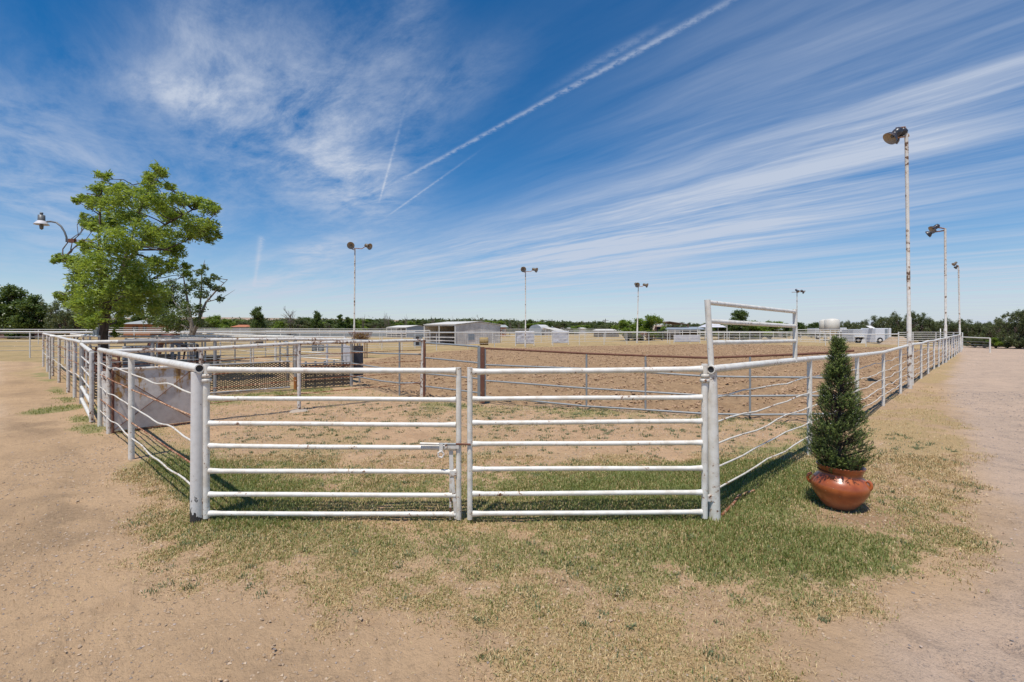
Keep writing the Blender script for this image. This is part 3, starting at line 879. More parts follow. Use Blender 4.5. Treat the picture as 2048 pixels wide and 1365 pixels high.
# --- small alley gate, standing ajar
gE = G(163, 808); gD = G(183, 846)
root = empty('alley_gate', (gE[0], gE[1], 0), 'narrow white pipe gate standing ajar at the mouth of the left alley', 'gate')
off = (gE[0], gE[1], 0)
E3 = lambda z: (gE[0], gE[1], z)
D3 = lambda z: (gD[0], gD[1], z)
MB().tube([D3(0.02), D3(1.22)], 0.034, 12).build('upright', WHITE_OLD, root, off)
mid = lerp(E3(0), D3(0), 0.55)
MB().tube([(mid[0], mid[1], 0.32), (mid[0], mid[1], 1.28)], 0.014, 8).build('upright', WHITE_OLD, root, off)
MB().tube([E3(1.30), D3(1.24)], 0.034, 12).build('top_rail', WHITE, root, off)
for z, r in ((1.0, .012), (0.78, .012), (0.56, .012), (0.34, .030), (0.08, .032)):
    MB().tube([E3(z + 0.03), D3(z)], r, 10).build('rail', WHITE, root, off)

# --- left fence, second run to the far corner
raw = [(163, 808, 1.34), (149.4, 795, 1.36), (136.5, 786, 1.36), (118.4, 766, 1.38), (105.8, 753, 1.40), (95, 744, 1.41), (86.7, 734, 1.43)]
pts = [(*G(a, b), z) for a, b, z in raw]
fence('pipe_fence', 'long white pipe fence running along the sandy path to the far left corner', 'fence', pts, post_r=0.038, rail_r=0.036,
      rods=(0.80, 0.62, 0.42), rod_r=0.010, amp=0.02, rod_mats=[ROD_RUST, ROD_RUST, ROD_WHITE], mp=WHITE_OLD, mr=WHITE, seed=5, seg=10)
# rusty sheet chute standing inside that run
cA = Vector((*G(160, 800), 0)); cB = Vector((*G(112, 748), 0)); inn = Vector((0.5, 0.5, 0))
root = empty('squeeze_chute', tuple(cA + inn), 'dark rusty slatted cattle chute behind the long left fence', 'cattle chute')
off = tuple(cA + inn)
for k in range(8):
    z = 0.12 + 0.12 * k
    MB().bar(tuple(cA + inn + Vector((0, 0, z))), tuple(cB + inn + Vector((0, 0, z))), 0.015, 0.055).build('slat', WHITE_OLD if k in (0, 1) else RUST_PIPE, root, off)
for k in range(7):
    p = (cA + inn).lerp(cB + inn, k / 6)
    MB().bar((p.x, p.y, 0), (p.x, p.y, 1.08), 0.04, 0.04).build('post', RUST_PIPE, root, off)
MB().slab(tuple(cA + inn * 1.08 + Vector((0, 0, .2))), tuple(cB + inn * 1.08 + Vector((0, 0, .2))), tuple(cB + inn * 1.08 + Vector((0, 0, .85))), tuple(cA + inn * 1.08 + Vector((0, 0, .85))), 0.01).build('side_sheet', RUST_PIPE, root, off)
# inner lane fence
iA = XY(198, 14.7); iB = XY(142, 20.6)
pts = [(*lerp(iA, iB, k / 4), 1.41) for k in range(5)]
fence('pipe_fence', 'inner white lane fence just behind the squeeze chute and tree', 'fence', pts, rods=(0.66, 0.4), mp=WHITE_OLD, mr=WHITE, seg=8)

# --- double gate
def gate_leaf(label, hx, ex, Y0, zs_h, zs_e, flip):
    root = empty('pipe_gate', (hx, Y0, 0), label, 'gate', 'two leaves of the double gate')
    off = (hx, Y0, 0)
    for x, r, z0, z1 in ((hx, 0.026, 0.03, 1.345), (ex, 0.023, 0.02, 1.315)):
        MB().tube([(x, Y0, z0), (x, Y0, z1)], r, 16).build('upright', WHITE, root, off)
    s = 1 if ex > hx else -1
    n = len(zs_h)
    for i in range(n):
        r = 0.0245 if i == 0 else 0.0200
        a = (hx + s * 0.024, Y0, zs_h[i]); b = (ex - s * 0.024, Y0, zs_e[i])
        path = [lerp(a, b, k) for k in (0, 0.02, 0.05, 0.3, 0.5, 0.7, 0.95, 0.98, 1)]
        path = [(p[0], p[1], p[2] + 0.0015 * math.sin(i * 2.1 + k * 1.3) * (0 < k < 8)) for k, p in enumerate(path)]
        rr = [r * 1.28, r * 1.16, r, r, r, r, r, r * 1.16, r * 1.28]
        MB().tube(path, rr, 14).build('rail', WHITE, root, off)
    return root, off
YG = 4.27
zl = [1.295, 1.052, 0.838, 0.645, 0.432, 0.232, 0.068]
zle = [1.285, 1.040, 0.825, 0.628, 0.425, 0.225, 0.062]
g1, o1 = gate_leaf('left leaf of the double white pipe gate, carrying the slide latch', -2.61, -0.455, YG, zl, zle, False)
zr = [1.30, 1.06, 0.856, 0.672, 0.455, 0.248, 0.080]
zre = [1.277, 1.047, 0.842, 0.662, 0.448, 0.236, 0.066]
g2, o2 = gate_leaf('right leaf of the double white pipe gate beside the raised frame', 1.645, -0.360, YG, zr, zre, True)
def ring(name, x, z, r, mat, root, off, h=0.03):
    MB().lathe([(r * .8, -h / 2), (r, -h / 2), (r * 1.06, 0), (r, h / 2), (r * .8, h / 2)], 16, Matrix.Translation((x, YG, z))).build(name, mat, root, off)
for z in (1.245, 1.205):
    ring('hinge_collar', -2.61, z, 0.038, WHITE_OLD, g1, o1)
    ring('hinge_collar', 1.645, z, 0.037, WHITE_OLD, g2, o2)
for x, z, g, o in ((-2.65, 1.225, g1, o1), (-2.65, 0.18, g1, o1), (1.695, 1.22, g2, o2), (1.695, 0.2, g2, o2)):
    MB().bar((x - 0.045, YG, z), (x + 0.045, YG, z), 0.03, 0.05).build('hinge_strap', WHITE_OLD, g, o)
# slide latch on the left leaf
lt = MB().tube([(-0.78, YG - .03, 0.672), (-0.62, YG - .03, 0.668)], 0.011, 12).build('latch', WHITE, g1, o1)
MB().tube([(-0.63, YG - .03, 0.669), (-0.475, YG - .03, 0.667)], 0.010, 10).build('bolt', GALV, lt)
MB().tube([(-0.50, YG - .03, 0.668), (-0.350, YG - .028, 0.664)], 0.009, 10).build('bolt_tip', RUST_PIPE, lt)
# children of the latch were built in world space: shift them under the leaf
for ch in lt.children:
    ch.location = (-o1[0], -o1[1], 0)
MB().box((-0.60, YG - .03, 0.64), (0.03, 0.025, 0.06)).box((-0.56, YG - .03, 0.655), (0.02, 0.04, 0.04)).box((-0.50, YG - .03, 0.645), (0.10, 0.012, 0.03)).build('latch_bracket', WHITE_OLD, g1, o1)
ch_ = MB()
for k in range(5):
    a = k / 5 * 2 * math.pi
    c = (-0.60 + 0.028 * math.cos(a), YG - .05, 0.585 + 0.03 * math.sin(a))
    d = (-0.60 + 0.028 * math.cos(a + 1.4), YG - .052, 0.585 + 0.03 * math.sin(a + 1.4))
    ch_.tube([c, d], 0.007, 6)
ch_.build('padlock_chain', WHITE_OLD, g1, o1)
MB().bar((-0.52, YG - .01, 0.62), (-0.515, YG - .01, 0.42), 0.012, 0.035).bar((-0.515, YG - .01, 0.44), (-0.475, YG - .01, 0.03), 0.02, 0.03).bar((-0.525, YG, 0.42), (-0.525, YG, 0.02), 0.016, 0.022).box((-0.50, YG - .015, 0.415), (0.06, 0.02, 0.045)).build('drop_bar', WHITE_OLD, g1, o1)

# --- right fence along the drive
RP = (1.745, 4.30)
raw = [(1619, 912, 1.255), (1714, 853, 1.19), (1766.7, 812.5, 1.14), (1801, 788, 1.165), (1825, 771, 1.18), (1842.4, 758, 1.155), (1856.5, 748, 1.185),
       (1868, 738.5, 1.15), (1877.6, 734, 1.17), (1885.5, 729, 1.18), (1891.6, 725.6, 1.17), (1898, 721, 1.20), (1903.5, 717, 1.20), (1909, 713.5, 1.2),
       (1913, 710, 1.2), (1917, 706.5, 1.2), (1920.5, 704.5, 1.2)]
ptsR = [(RP[0], RP[1], 1.30)] + [(*G(a, b), z) for a, b, z in raw]
rootR, offR = fence('pipe_fence', 'white pipe fence with sagging top rail along the gravel track on the right', 'fence', ptsR,
                    post_r=0.031, rail_r=0.034, rods=(0.81, 0.645, 0.50, 0.345, 0.20), rod_r=0.0082, amp=0.022,
                    posts=list(range(1, len(ptsR))), sub=9, seed=8, seg=12, mr=WHITE)
MB().tube([(RP[0], RP[1], -0.05), (RP[0] - .035, RP[1] - .005, 1.275)], 0.048, 24).build('gate_post', WHITE, rootR, offR)
dR = Vector((RP[0] - ptsR[1][0], RP[1] - ptsR[1][1], 0)).normalized()
eR = Vector((RP[0], RP[1], 1.30)) + dR * 0.085
MB().tube([(RP[0], RP[1], 1.30), tuple(eR)], 0.0345, 16, caps=False).build('rail_stub', WHITE, rootR, offR)
pipe_end(None, tuple(eR), dR, 0.0355, rootR, offR, WHITE)
# raised frame welded on the top rail
dd = Vector((ptsR[1][0] - RP[0], ptsR[1][1] - RP[1], 0)).normalized()
fA = Vector((RP[0] - 0.04, RP[1], 0)); fB = Vector((*XY(1590, 5.95), 0))
fr = MB()
fr.tube([(fA.x + 0.01, fA.y, 1.30), (fA.x - .025, fA.y, 1.895)], 0.025, 14)
fr.tube([(fB.x, fB.y, 1.25), (fB.x, fB.y, 1.875)], 0.025, 14)
fr.tube([(fA.x - .02, fA.y, 1.872), (fB.x, fB.y, 1.845)], 0.021, 12)
fr.tube([(fA.x - .02, fA.y, 1.712), (fB.x, fB.y, 1.675)], 0.021, 12)
fr.tube([(fA.x - .01, fA.y, 1.525), (fB.x, fB.y, 1.498)], 0.021, 12)
fr.build('raised_frame', WHITE, rootR, offR)
# loose rusty rod lying in the grass by the corner
o = MB().tube([(1.83, 4.36, 0.02), (2.05, 4.62, 0.035), (2.2, 4.86, 0.02), (2.42, 5.0, 0.03)], 0.012, 8).build('loose_rod', ROD_RUST)
tag(o, 'bent rusty rod lying in the grass at the foot of the right gate post', 'rod')

# --- fence d, from the left fence to the grey post, with the rusty tin gate under it
pC = G(218, 868); pM = (-5.45, 8.76); p598 = G(598, 822); p845 = G(845, 794)
pts = [(*pC, 1.29), (*pM, 1.285), (*p598, 1.35), (*p845, 1.36)]
rootd, offd = fence('pipe_fence', 'white topped fence with rusty wires closing the back of the gated trap', 'fence', pts, post_r=0.036, rail_r=0.036,
                    rods=(0.83, 0.64, 0.45, 0.25), rod_r=0.009, amp=0.006, mrod=ROD_RUST, mp=WHITE_OLD, mr=WHITE_OLD, seg=12, seed=2)
MB().lathe([(0.001, 0.03), (0.14, 0.02), (0.2, -0.02)], 14, Matrix.Translation((*p598, 0))).build('footing', CONC, rootd, offd)
tA = Vector((pC[0] + 0.10, pC[1] - 0.05, 0)); tB = Vector((-5.50, 8.66, 0))
root = empty('tin_gate', tuple(tA), 'solid white sheet gate streaked with rust behind the left fence', 'gate')
off = tuple(tA)
Zv = lambda p, z: (p.x, p.y, z)
# sheet as a real thin panel with diagonal creases
mb = MB()
dirT = (tB - tA); nT = Vector((dirT.y, -dirT.x, 0)).normalized()
cT = tA.lerp(tB, .5) + nT * .035
for p, z in ((tA, .05), (tB, .05), (tB, .98), (tA, .98), (cT, .5)): mb.v.append((p.x, p.y, z))
for k in range(4): mb.face((k, (k + 1) % 4, 4))
sh = mb.build('sheet', TIN, root, off)
sm_ = sh.modifiers.new('thickness', 'SOLIDIFY'); sm_.thickness = 0.006
MB().tube([Zv(tA + nT * .008, .06), Zv(cT + nT * .004, .5), Zv(tB + nT * .008, .97)], .005, 5).tube([Zv(tA + nT * .008, .97), Zv(cT + nT * .004, .5), Zv(tB + nT * .008, .06)], .005, 5).build('crease', RUST_PIPE, root, off)
MB().tube([Zv(tA, 1.005), Zv(tB, 1.0)], 0.024, 10).build('top_rail', WHITE_OLD, root, off)
MB().tube([Zv(tA, 0.03), Zv(tB, 0.03)], 0.012, 8).build('bottom_rail', RUST_PIPE, root, off)
MB().tube([Zv(tA + nT * .0, 0.03), Zv(tA, 1.0)], 0.018, 8).build('upright', RUST_PIPE, root, off)
MB().tube([Zv(tB, 0.03), Zv(tB, 1.0)], 0.018, 8).build('upright', WHITE_OLD, root, off)
# bent plate leaning in the alley mouth
bp = G(207, 862)
o = MB().slab((bp[0] - .08, bp[1] + .1, 0.05), (bp[0] + .06, bp[1] + .1, 0.05), (bp[0] + .02, bp[1] + .12, 0.95), (bp[0] - .14, bp[1] + .12, 0.95), 0.008).build('bent_plate', WHITE_OLD)
tag(o, 'bent white metal plate leaning between the two posts at the alley mouth', 'metal plate')

# --- line m behind it with expanded metal along the bottom
m0 = G(163, 808); m1_ = G(430, 790); m2_ = G(590.7, 781); m3_ = G(702.6, 773.6)
pts = [(m0[0], m0[1], 1.34), (*lerp(m0, m1_, .5), 1.35), (*m1_, 1.36), (*m2_, 1.36), (*m3_, 1.32)]
rootm, offm = fence('pipe_fence', 'grey and white pipe fence with expanded metal mesh along its lower half', 'fence', pts, post_r=0.038, rail_r=0.045,
                    rods=(0.84, 0.66), rod_r=0.010, amp=0.004, mp=GREY_PIPE, mr=WHITE_OLD, mrod=GALV, seg=12, seed=6)
# bare grey stretch of pipe sleeved over the rail
MB().tube([(*lerp(m0, m1_, .25), 1.345), (*lerp(m0, m1_, .96), 1.358)], 0.0470, 14).build('bare_pipe', GREY_PIPE, rootm, offm)
MB().tube([(m2_[0], m2_[1], 0), (m2_[0], m2_[1], 0.36)], 0.0425, 14).build('rusty_sleeve', RUST_BRIGHT, rootm, offm)
def mesh_panel(a, b, z0, z1, root, off, cell=0.07, wire=0.011, mat=EXPM):
    """real diamond grid of flat wires"""
    a = Vector((a[0], a[1], 0)); b = Vector((b[0], b[1], 0)); L = (b - a).length; t = (b - a).normalized()
    h = z1 - z0; mb = MB()
    ch = cell * 0.55
    nd = int((L + h * cell / ch) / cell)
    nrm = Vector((t.y, -t.x, 0))
    slope = cell / ch
    for sgn in (1, -1):
        for k in range(-int(h * slope / cell) - 1, int(L / cell) + int(h * slope / cell) + 2):
            x0 = k * cell; x1 = x0 + sgn * h * slope
            # clip to the panel
            def cl(xa, za, xb, zb):
                if xa > xb: xa, za, xb, zb = xb, zb, xa, za
                if xb <= 0 or xa >= L: return None
                if xa < 0: za += (zb - za) * (-xa) / (xb - xa); xa = 0
                if xb > L: zb = za + (zb - za) * (L - xa) / (xb - xa); xb = L
                return xa, za, xb, zb
            c = cl(x0, z0, x1, z1)
            if not c: continue
            p = a + t * c[0]; q_ = a + t * c[2]
            v0 = Vector((p.x, p.y, c[1])); v1 = Vector((q_.x, q_.y, c[3]))
            dd_ = (v1 - v0)
            if dd_.length < 1e-3: continue
            u = dd_.normalized().cross(nrm).normalized() * wire / 2
            w = nrm * (0.002 * sgn)
            b0 = len(mb.v)
            for s1 in (v0 - u + w, v0 + u + w, v1 + u + w, v1 - u + w): mb.v.append(tuple(s1))
            mb.face((b0, b0 + 1, b0 + 2, b0 + 3))
    return mb.build('mesh_panel', mat, root, off)
mesh_panel((m0[0] + .15, m0[1] + .12), m1_, 0.08, 0.66, rootm, offm, 0.11, 0.022)
mesh_panel(lerp(m1_, m2_, .02), lerp(m1_, m2_, .93), 0.10, 0.74, rootm, offm, 0.095, 0.021)
mesh_panel(lerp(m2_, m3_, .06), lerp(m2_, m3_, .97), 0.06, 0.66, rootm, offm, 0.09, 0.022)
for z, r in ((0.77, .024), (0.09, .022)):
    MB().tube([(m1_[0] - 1.0, m1_[1] - 1.0, z - .03), (*lerp(m1_, m2_, .93), z)], r, 8).build('mesh_rail', GREY_PIPE, rootm, offm)
MB().tube([(*lerp(m2_, m3_, .06), .70), (*lerp(m2_, m3_, .97), .70)], 0.022, 8).build('mesh_rail', GREY_PIPE, rootm, offm)
# dark plank stack seen through the mesh of that line
pk0 = lerp(m2_, m3_, .1); pk1 = lerp(m2_, m3_, .95)
root = empty('stock_panel', (pk0[0], pk0[1] + .25, 0), 'dark slatted stock panel leaning behind the mesh fence', 'stock panel')
off = (pk0[0], pk0[1] + .25, 0)
for k in range(6):
    z = .08 + k * .105
    MB().bar((pk0[0], pk0[1] + .25, z), (pk1[0], pk1[1] + .25, z), 0.02, 0.055).build('slat', RUST_PIPE if k % 2 else GALV, root, off)
for k in range(6):
    x, y = lerp(pk0, pk1, k / 5)
    MB().bar((x, y + .29, 0.02), (x, y + .29, 0.74), 0.04, 0.05).build('upright', BOX_GREY, root, off)

# --- roping chute at the end of line m
cx0, cy0 = m3_
root = empty('roping_chute', (cx0, cy0, 0), 'grey sheet metal roping chute at the arena edge behind the mesh fence', 'cattle chute')
off = (cx0, cy0, 0)
cc = Vector((cx0, cy0, 0))
MB().slab((cx0 + .02, cy0 + .12, .22), (cx0 + .26, cy0 + .26, .22), (cx0 + .26, cy0 + .26, 1.15), (cx0 + .02, cy0 + .12, 1.15), 0.02).build('dark_side_sheet', DARKMETAL, root, off)
a1 = XY(686, 15.6); b1 = XY(701.5, 15.0)
MB().slab((*a1, .55), (*b1, .55), (*b1, 1.12), (*a1, 1.12), 0.02).build('head_sheet', SHEET_WHITE, root, off)
for px in (684, 704, 719):
    x, y = XY(px, 15.2); MB().tube([(x, y, 0), (x, y, 1.18)], 0.03, 8).build('post', GREY_PIPE, root, off)
for pa, pb, ya, yb, r in (((603, 19), (684, 15.6), 693, 693.5, .024), ((603, 19), (681, 16), 704, 709, .020), ((603, 19), (684, 15.6), 711.5, 708, .022), ((603, 19), (680, 15.8), 715, 721, .024)):
    A_ = XY(*pa); B_ = XY(*pb)
    MB().tube([(*A_, ZA(ya, A_[1])), (*B_, ZA(yb, B_[1]))], r, 8).build('side_rail', WHITE if ya not in (693,) else GREY_PIPE, root, off)
A_ = XY(654, 18.5); MB().tube([(*A_, 0), (*A_, ZA(689, 18.5))], .045, 8).build('post', SHEET_WHITE, root, off)

# --- panel c (grey, arena side) and gate b and the curved rust topped panels
def panel(label, pts, zrows, posts_z=(0.0,), r=0.019, mat=GALV, top=None, post_r=0.022, name='stock_panel', mids=(), group=None, post_mat=None):
    root = empty(name, (pts[0][0], pts[0][1], 0), label, 'panel fence', group)
    off = (pts[0][0], pts[0][1], 0)
    for i, row in enumerate(zrows):
        zs = row if isinstance(row, (list, tuple)) else [row] * len(pts)
        MB().tube([(p[0], p[1], z) for p, z in zip(pts, zs)], r * (1.15 if i == 0 else 1), 10).build('top_rail' if i == 0 else 'rail', (top or mat) if i == 0 else mat, root, off)
    topz = zrows[0] if isinstance(zrows[0], (list, tuple)) else [zrows[0]] * len(pts)
    for i in mids:
        MB().tube([(pts[i][0], pts[i][1], 0.0 if posts_z == 0 else posts_z[0]), (pts[i][0], pts[i][1], topz[i])], post_r, 8).build('post', post_mat or mat, root, off)
    return root, off
c0 = m3_; c1 = G(799, 792); c2 = p845
ptsc = [c0, lerp(c0, c1, .3), lerp(c0, c1, .65), c1, c2]
panel('grey four rail panel between the mesh fence and the rusty post', ptsc, [[1.325, 1.32, 1.33, 1.37, 1.36], [1.00, 1.0, 1.0, 1.025, 1.02], [.66, .645, .63, .66, .66], [.30, .30, .29, .31, .33]], mids=(0, 3), posts_z=(-0.03,), post_mat=GALV)
brn = (-0.645, 10.92)
pb0 = (p845[0] + .06, p845[1] - .02); 
rootb, offb = panel('grey pipe gate between the twin posts and the brown channel post', [pb0, lerp(pb0, brn, .5), (brn[0] - .09, brn[1] + .05)],
                    [[1.30, 1.275, 1.245], [.94, .915, .89], [.56, .55, .545], [.255, .245, .235]], mids=(0, 2), posts_z=(0.12,), name='pipe_gate', post_r=.024)
# twin post: white and rusty
root = empty('twin_post', (*p845, 0), 'pair of white and rust brown pipe posts joined side by side', 'post')
MB().tube([(p845[0] - .03, p845[1], -.02), (p845[0] + .0, p845[1], 1.31)], 0.033, 10).build('post', WHITE_OLD, root, (*p845, 0))
MB().tube([(p845[0] + .045, p845[1] - .03, -.02), (p845[0] + .055, p845[1] - .03, 1.37)], 0.030, 10).build('rusty_post', RUST_PIPE, root, (*p845, 0))
# brown channel post
root = empty('channel_post', (*brn, 0), 'square rust brown channel post in the middle of the trap back', 'post')
MB().box((brn[0], brn[1], 0.63), (0.09, 0.07, 1.22)).build('channel', RUST_PIPE, root, (*brn, 0))
MB().box((brn[0] - .065, brn[1] + .01, 0.66), (0.035, 0.05, 1.2)).build('channel_edge', GALV, root, (*brn, 0))
R2 = G(1714, 853)
span = [(brn[0] + .06, brn[1])]
for px, base in ((1060, 814), (1173, 818.5), (1291, 825), (1410, 834), (1500, 842), (1600, 848), (1680, 852)):
    # along the gently bowed line between the channel post and the second drive post
    t = (px - 968) / (1714 - 968)
    tt = t * 8.4 / (8.4 * t + 10.92 * (1 - t)) if t else 0
    a = (px - 1024) / 1000
    A0 = Vector(brn); A1 = Vector((R2[0], R2[1])); dv = A1 - A0
    k = (a * A0.y - A0.x) / (dv.x - a * dv.y)
    p = A0 + dv * k
    span.append((p.x, p.y))
span.append((R2[0] - .03, R2[1] + .03))
def ztab(tab, Ys):
    return [ZA(y, Y_) for y, Y_ in zip(tab, Ys)]
Ys = [p[1] for p in span]
pxs = [p[0] / p[1] * 1000 + 1024 for p in span]
def interp(xs_, table):
    return [float(np.interp(x, [a for a, b in table], [b for a, b in table])) for x in xs_]
rows = []
for tab in ([(968, 697), (1173, 707.5), (1291, 712), (1410, 716), (1440, 716), (1500, 713), (1600, 709), (1650, 707.5), (1714, 701)],
            [(968, 730), (1173, 738), (1291, 745), (1410, 753), (1500, 754.5), (1620, 755.5), (1714, 757)],
            [(968, 761.5), (1173, 777), (1291, 784), (1410, 791.5), (1500, 792.5), (1620, 791.5), (1714, 793)],
            [(968, 793), (1173, 813), (1291, 820), (1410, 828), (1500, 830), (1620, 829), (1714, 827)]):
    rows.append(ztab(interp(pxs, tab), Ys))
panel('long low panel run of grey pipes with a rust brown top pipe', span, rows, r=0.0185, top=RUST_PIPE, mids=(0, 2, 3, 5, 7), posts_z=(0.10,), post_r=.02)
# warning sign plate by the second drive post
sp = (R2[0] - .12, R2[1] + .12)
root = empty('tag_plate', (*sp, 1.0), 'narrow white plate with red marks tied behind the second drive post', 'sign')
MB().slab((sp[0] - .035, sp[1], .82), (sp[0] + .035, sp[1], .82), (sp[0] + .035, sp[1], 1.16), (sp[0] - .035, sp[1], 1.16), .006).build('plate', SHEET_WHITE, root, (*sp, 1.0))
for z in (.93, 1.04):
    MB().box((sp[0] + .015, sp[1] - .004, z), (.02, .004, .03)).build('mark', RED, root, (*sp, 1.0))

# ------------------------------------------------------------------ back pens (left)
r0_ = XY(250, 18.3); r1_ = XY(470, 21.5)
fence('pipe_fence', 'weathered cross fence in the left pens between the water tubs', 'fence', [(*lerp(r0_, r1_, k / 3), 1.25) for k in range(4)], rods=(0.8, 0.6, .4, .2), mp=GREY_PIPE, mr=WHITE_OLD, mrod=GALV, seg=8, post_r=.028)
r2_ = XY(575, 15.4); r3_ = XY(560, 19.2)
fence('pipe_gate', 'narrow grey pipe gate standing behind the rust sleeved post', 'gate', [(*r2_, 1.22), (*r3_, 1.22)], rods=(0.8, 0.6, .4, .2), mp=GREY_PIPE, mr=GALV, mrod=GALV, seg=8, post_r=.03)
n0 = XY(100, 16.2); n1_ = XY(587, 19.0)
pts = [(*lerp(n0, n1_, k / 5), 1.39 - .06 * k / 5) for k in range(6)]
fence('pipe_fence', 'white pipe fence crossing the middle of the left pens, ending free', 'fence', pts, rods=(0.75, 0.5, .28), mp=WHITE_OLD, mr=WHITE, mrod=GALV, seg=8, post_r=.03)
pf = XY(340, 27.6)
pts = [(*lerp(n1_, pf, k / 4), 1.33 + .07 * k / 4) for k in range(5)]
fence('pipe_fence', 'slanting white pipe fence from the free end back to the field fence', 'fence', pts, rods=(0.75, 0.5, .28), mp=WHITE_OLD, mr=WHITE, seg=8)
l0 = G(86.7, 734); l1 = XY(200, 26.5)
pts = [(*lerp(l0, l1, k / 3), 1.43) for k in range(4)]
fence('pipe_fence', 'white pipe fence closing the pens at the far left corner', 'fence', pts, rods=(0.75, 0.5, .28), mp=WHITE_OLD, mr=WHITE, seg=8)
q0 = XY(430, 24.0); q1 = XY(551, 25.4); q2 = XY(690, 24)
pts = [(*q0, 1.22), (*q1, 1.22), (*q2, 1.22)]
fence('pipe_fence', 'low rail fence with one thick white post behind the pens', 'fence', pts, rods=(.7, .4), mp=WHITE_FAR, seg=8, post_r=.055, rail_r=.03)
for k, (px, Y_, w, h, lab) in enumerate([(276, 14.6, 62, 1.08, 'grey sheet metal gate standing behind the rusty tin gate')]):
    a = XY(px - w / 2, Y_ - .3); b = XY(px + w / 2, Y_ + .3)
    root = empty('sheet_gate', (*a, 0), lab, 'gate')
    MB().slab((*a, .12), (*b, .12), (*b, h), (*a, h), .02).build('sheet', BOX_GREY, root, (*a, 0))
    MB().tube([(*a, h + .02), (*b, h + .02)], .025, 8).build('top_rail', WHITE_OLD, root, (*a, 0))
    MB().tube([(*b, 0), (*b, h + .05)], .03, 8).build('post', WHITE_OLD, root, (*a, 0))
    MB().tube([(a[0], a[1] - .03, h * .7), (b[0], b[1] - .03, h * .7)], .02, 8).build('rail', GALV, root, (*a, 0))
# steel posts group in the pens
root = empty('squeeze_gate', (*XY(345, 15.5), 0), 'row of short grey and white pipe uprights in the left pen', 'gate')
offq = (*XY(345, 15.5), 0)
for px, m_, r, y1 in ((345, GREY_PIPE, .045, 688), (358, GREY_PIPE, .04, 690), (376, WHITE_OLD, .025, 690), (387, WHITE_OLD, .015, 688), (395, DARKMETAL, .04, 690)):
    x, y = XY(px, 15.5)
    MB().tube([(x, y, 0), (x, y, ZA(y1, y))], r, 8).build('upright', m_, root, offq)
MB().tube([(*XY(345, 15.5), 1.16), (*XY(395, 15.5), 1.16)], .02, 8).build('rail', GALV, root, offq)
MB().tube([(*XY(345, 15.5), .8), (*XY(395, 15.5), .8)], .015, 8).build('rail', GALV, root, offq)
def tub(px, Y_, w, h, label, mat=TUB):
    x, y = XY(px, Y_)
    root = empty('water_tub', (x, y, 0), label, 'tub')
    MB().lathe([(w * .42, 0), (w * .5, h), (w * .52, h), (w * .47, h - .02), (w * .4, .05), (0.001, .05)], 20, Matrix.Translation((x, y, 0))).build('tub_wall', mat, root, (x, y, 0))
    MB().lathe([(w * .455, h * .75), (0.001, h * .75)], 20, Matrix.Translation((x, y, 0)), False).build('water', GLASS, root, (x, y, 0))
tub(415, 22, 1.0, .42, 'black rubber water tub behind the left pens')
tub(332, 24, .9, .40, 'dark green water tub beside the chestnut horse', TUB)
def small_box(px, Y_, w, h, label):
    x, y = XY(px, Y_)
    root = empty('mineral_feeder', (x, y, 0), label, 'feeder')
    MB().box((x, y, h * .55), (w, w * .6, h * .9)).build('box_body', BOX_GREY, root, (x, y, 0))
    MB().box((x - w * .02, y - w * .31, h * .55), (w * .42, .02, h * .7)).build('door', DARK, root, (x, y, 0))
    MB().box((x, y, h + .03), (w * 1.1, w * .7, .06)).build('lid', GALV, root, (x, y, 0))
small_box(636, 34, .68, 1.05, 'grey feeder box in the dry field left of the hay rack')
small_box(836, 44, .7, 1.0, 'grey feeder box standing before the far loafing shed')

# hay rack
hx, hy = XY(721, 27.5)
root = empty('hay_rack', (hx, hy, 0), 'V shaped mesh hay rack with hay beside the tall floodlight pole', 'hay feeder')
off = (hx, hy, 0)
w_ = .55
for sgn in (-1, 1):
    mb = MB()
    for k in range(13):
        x = hx - w_ + 2 * w_ * k / 12
        mb.tube([(x, hy + sgn * .35, 1.42), (hx + (x - hx) * .62, hy + sgn * .04, 1.0)], .008, 5)
        mb.tube([(x, hy + sgn * .35, 1.42), (hx + (x - hx) * .62 + .15, hy + sgn * .04, 1.0)], .008, 5)
    mb.build('rack_side', RUST_PIPE, root, off)
MB().tube([(hx - w_, hy - .35, 1.42), (hx + w_, hy - .35, 1.42), (hx + w_, hy + .35, 1.42), (hx - w_, hy + .35, 1.42), (hx - w_, hy - .35, 1.42)], .02, 6).build('rack_rim', RUST_PIPE, root, off)
for sx_ in (-.4, -.1, .3):
    for sy in (-.2, .2):
        MB().tube([(hx + sx_, hy + sy, 0), (hx + sx_, hy + sy, 1.1)], .025, 6).build('leg', RUST_PIPE, root, off)
hb = MB()
for k in range(60):
    a = rnd.uniform(0, 6.28); r = rnd.uniform(0, .3)
    x = hx + r * math.cos(a) * 1.3; y = hy + r * math.sin(a) * .5; z = 1.05 + rnd.uniform(0, .3)
    hb.box((x, y, z), (.16, .05, .05), a)
hb.build('hay', HAY, root, off)

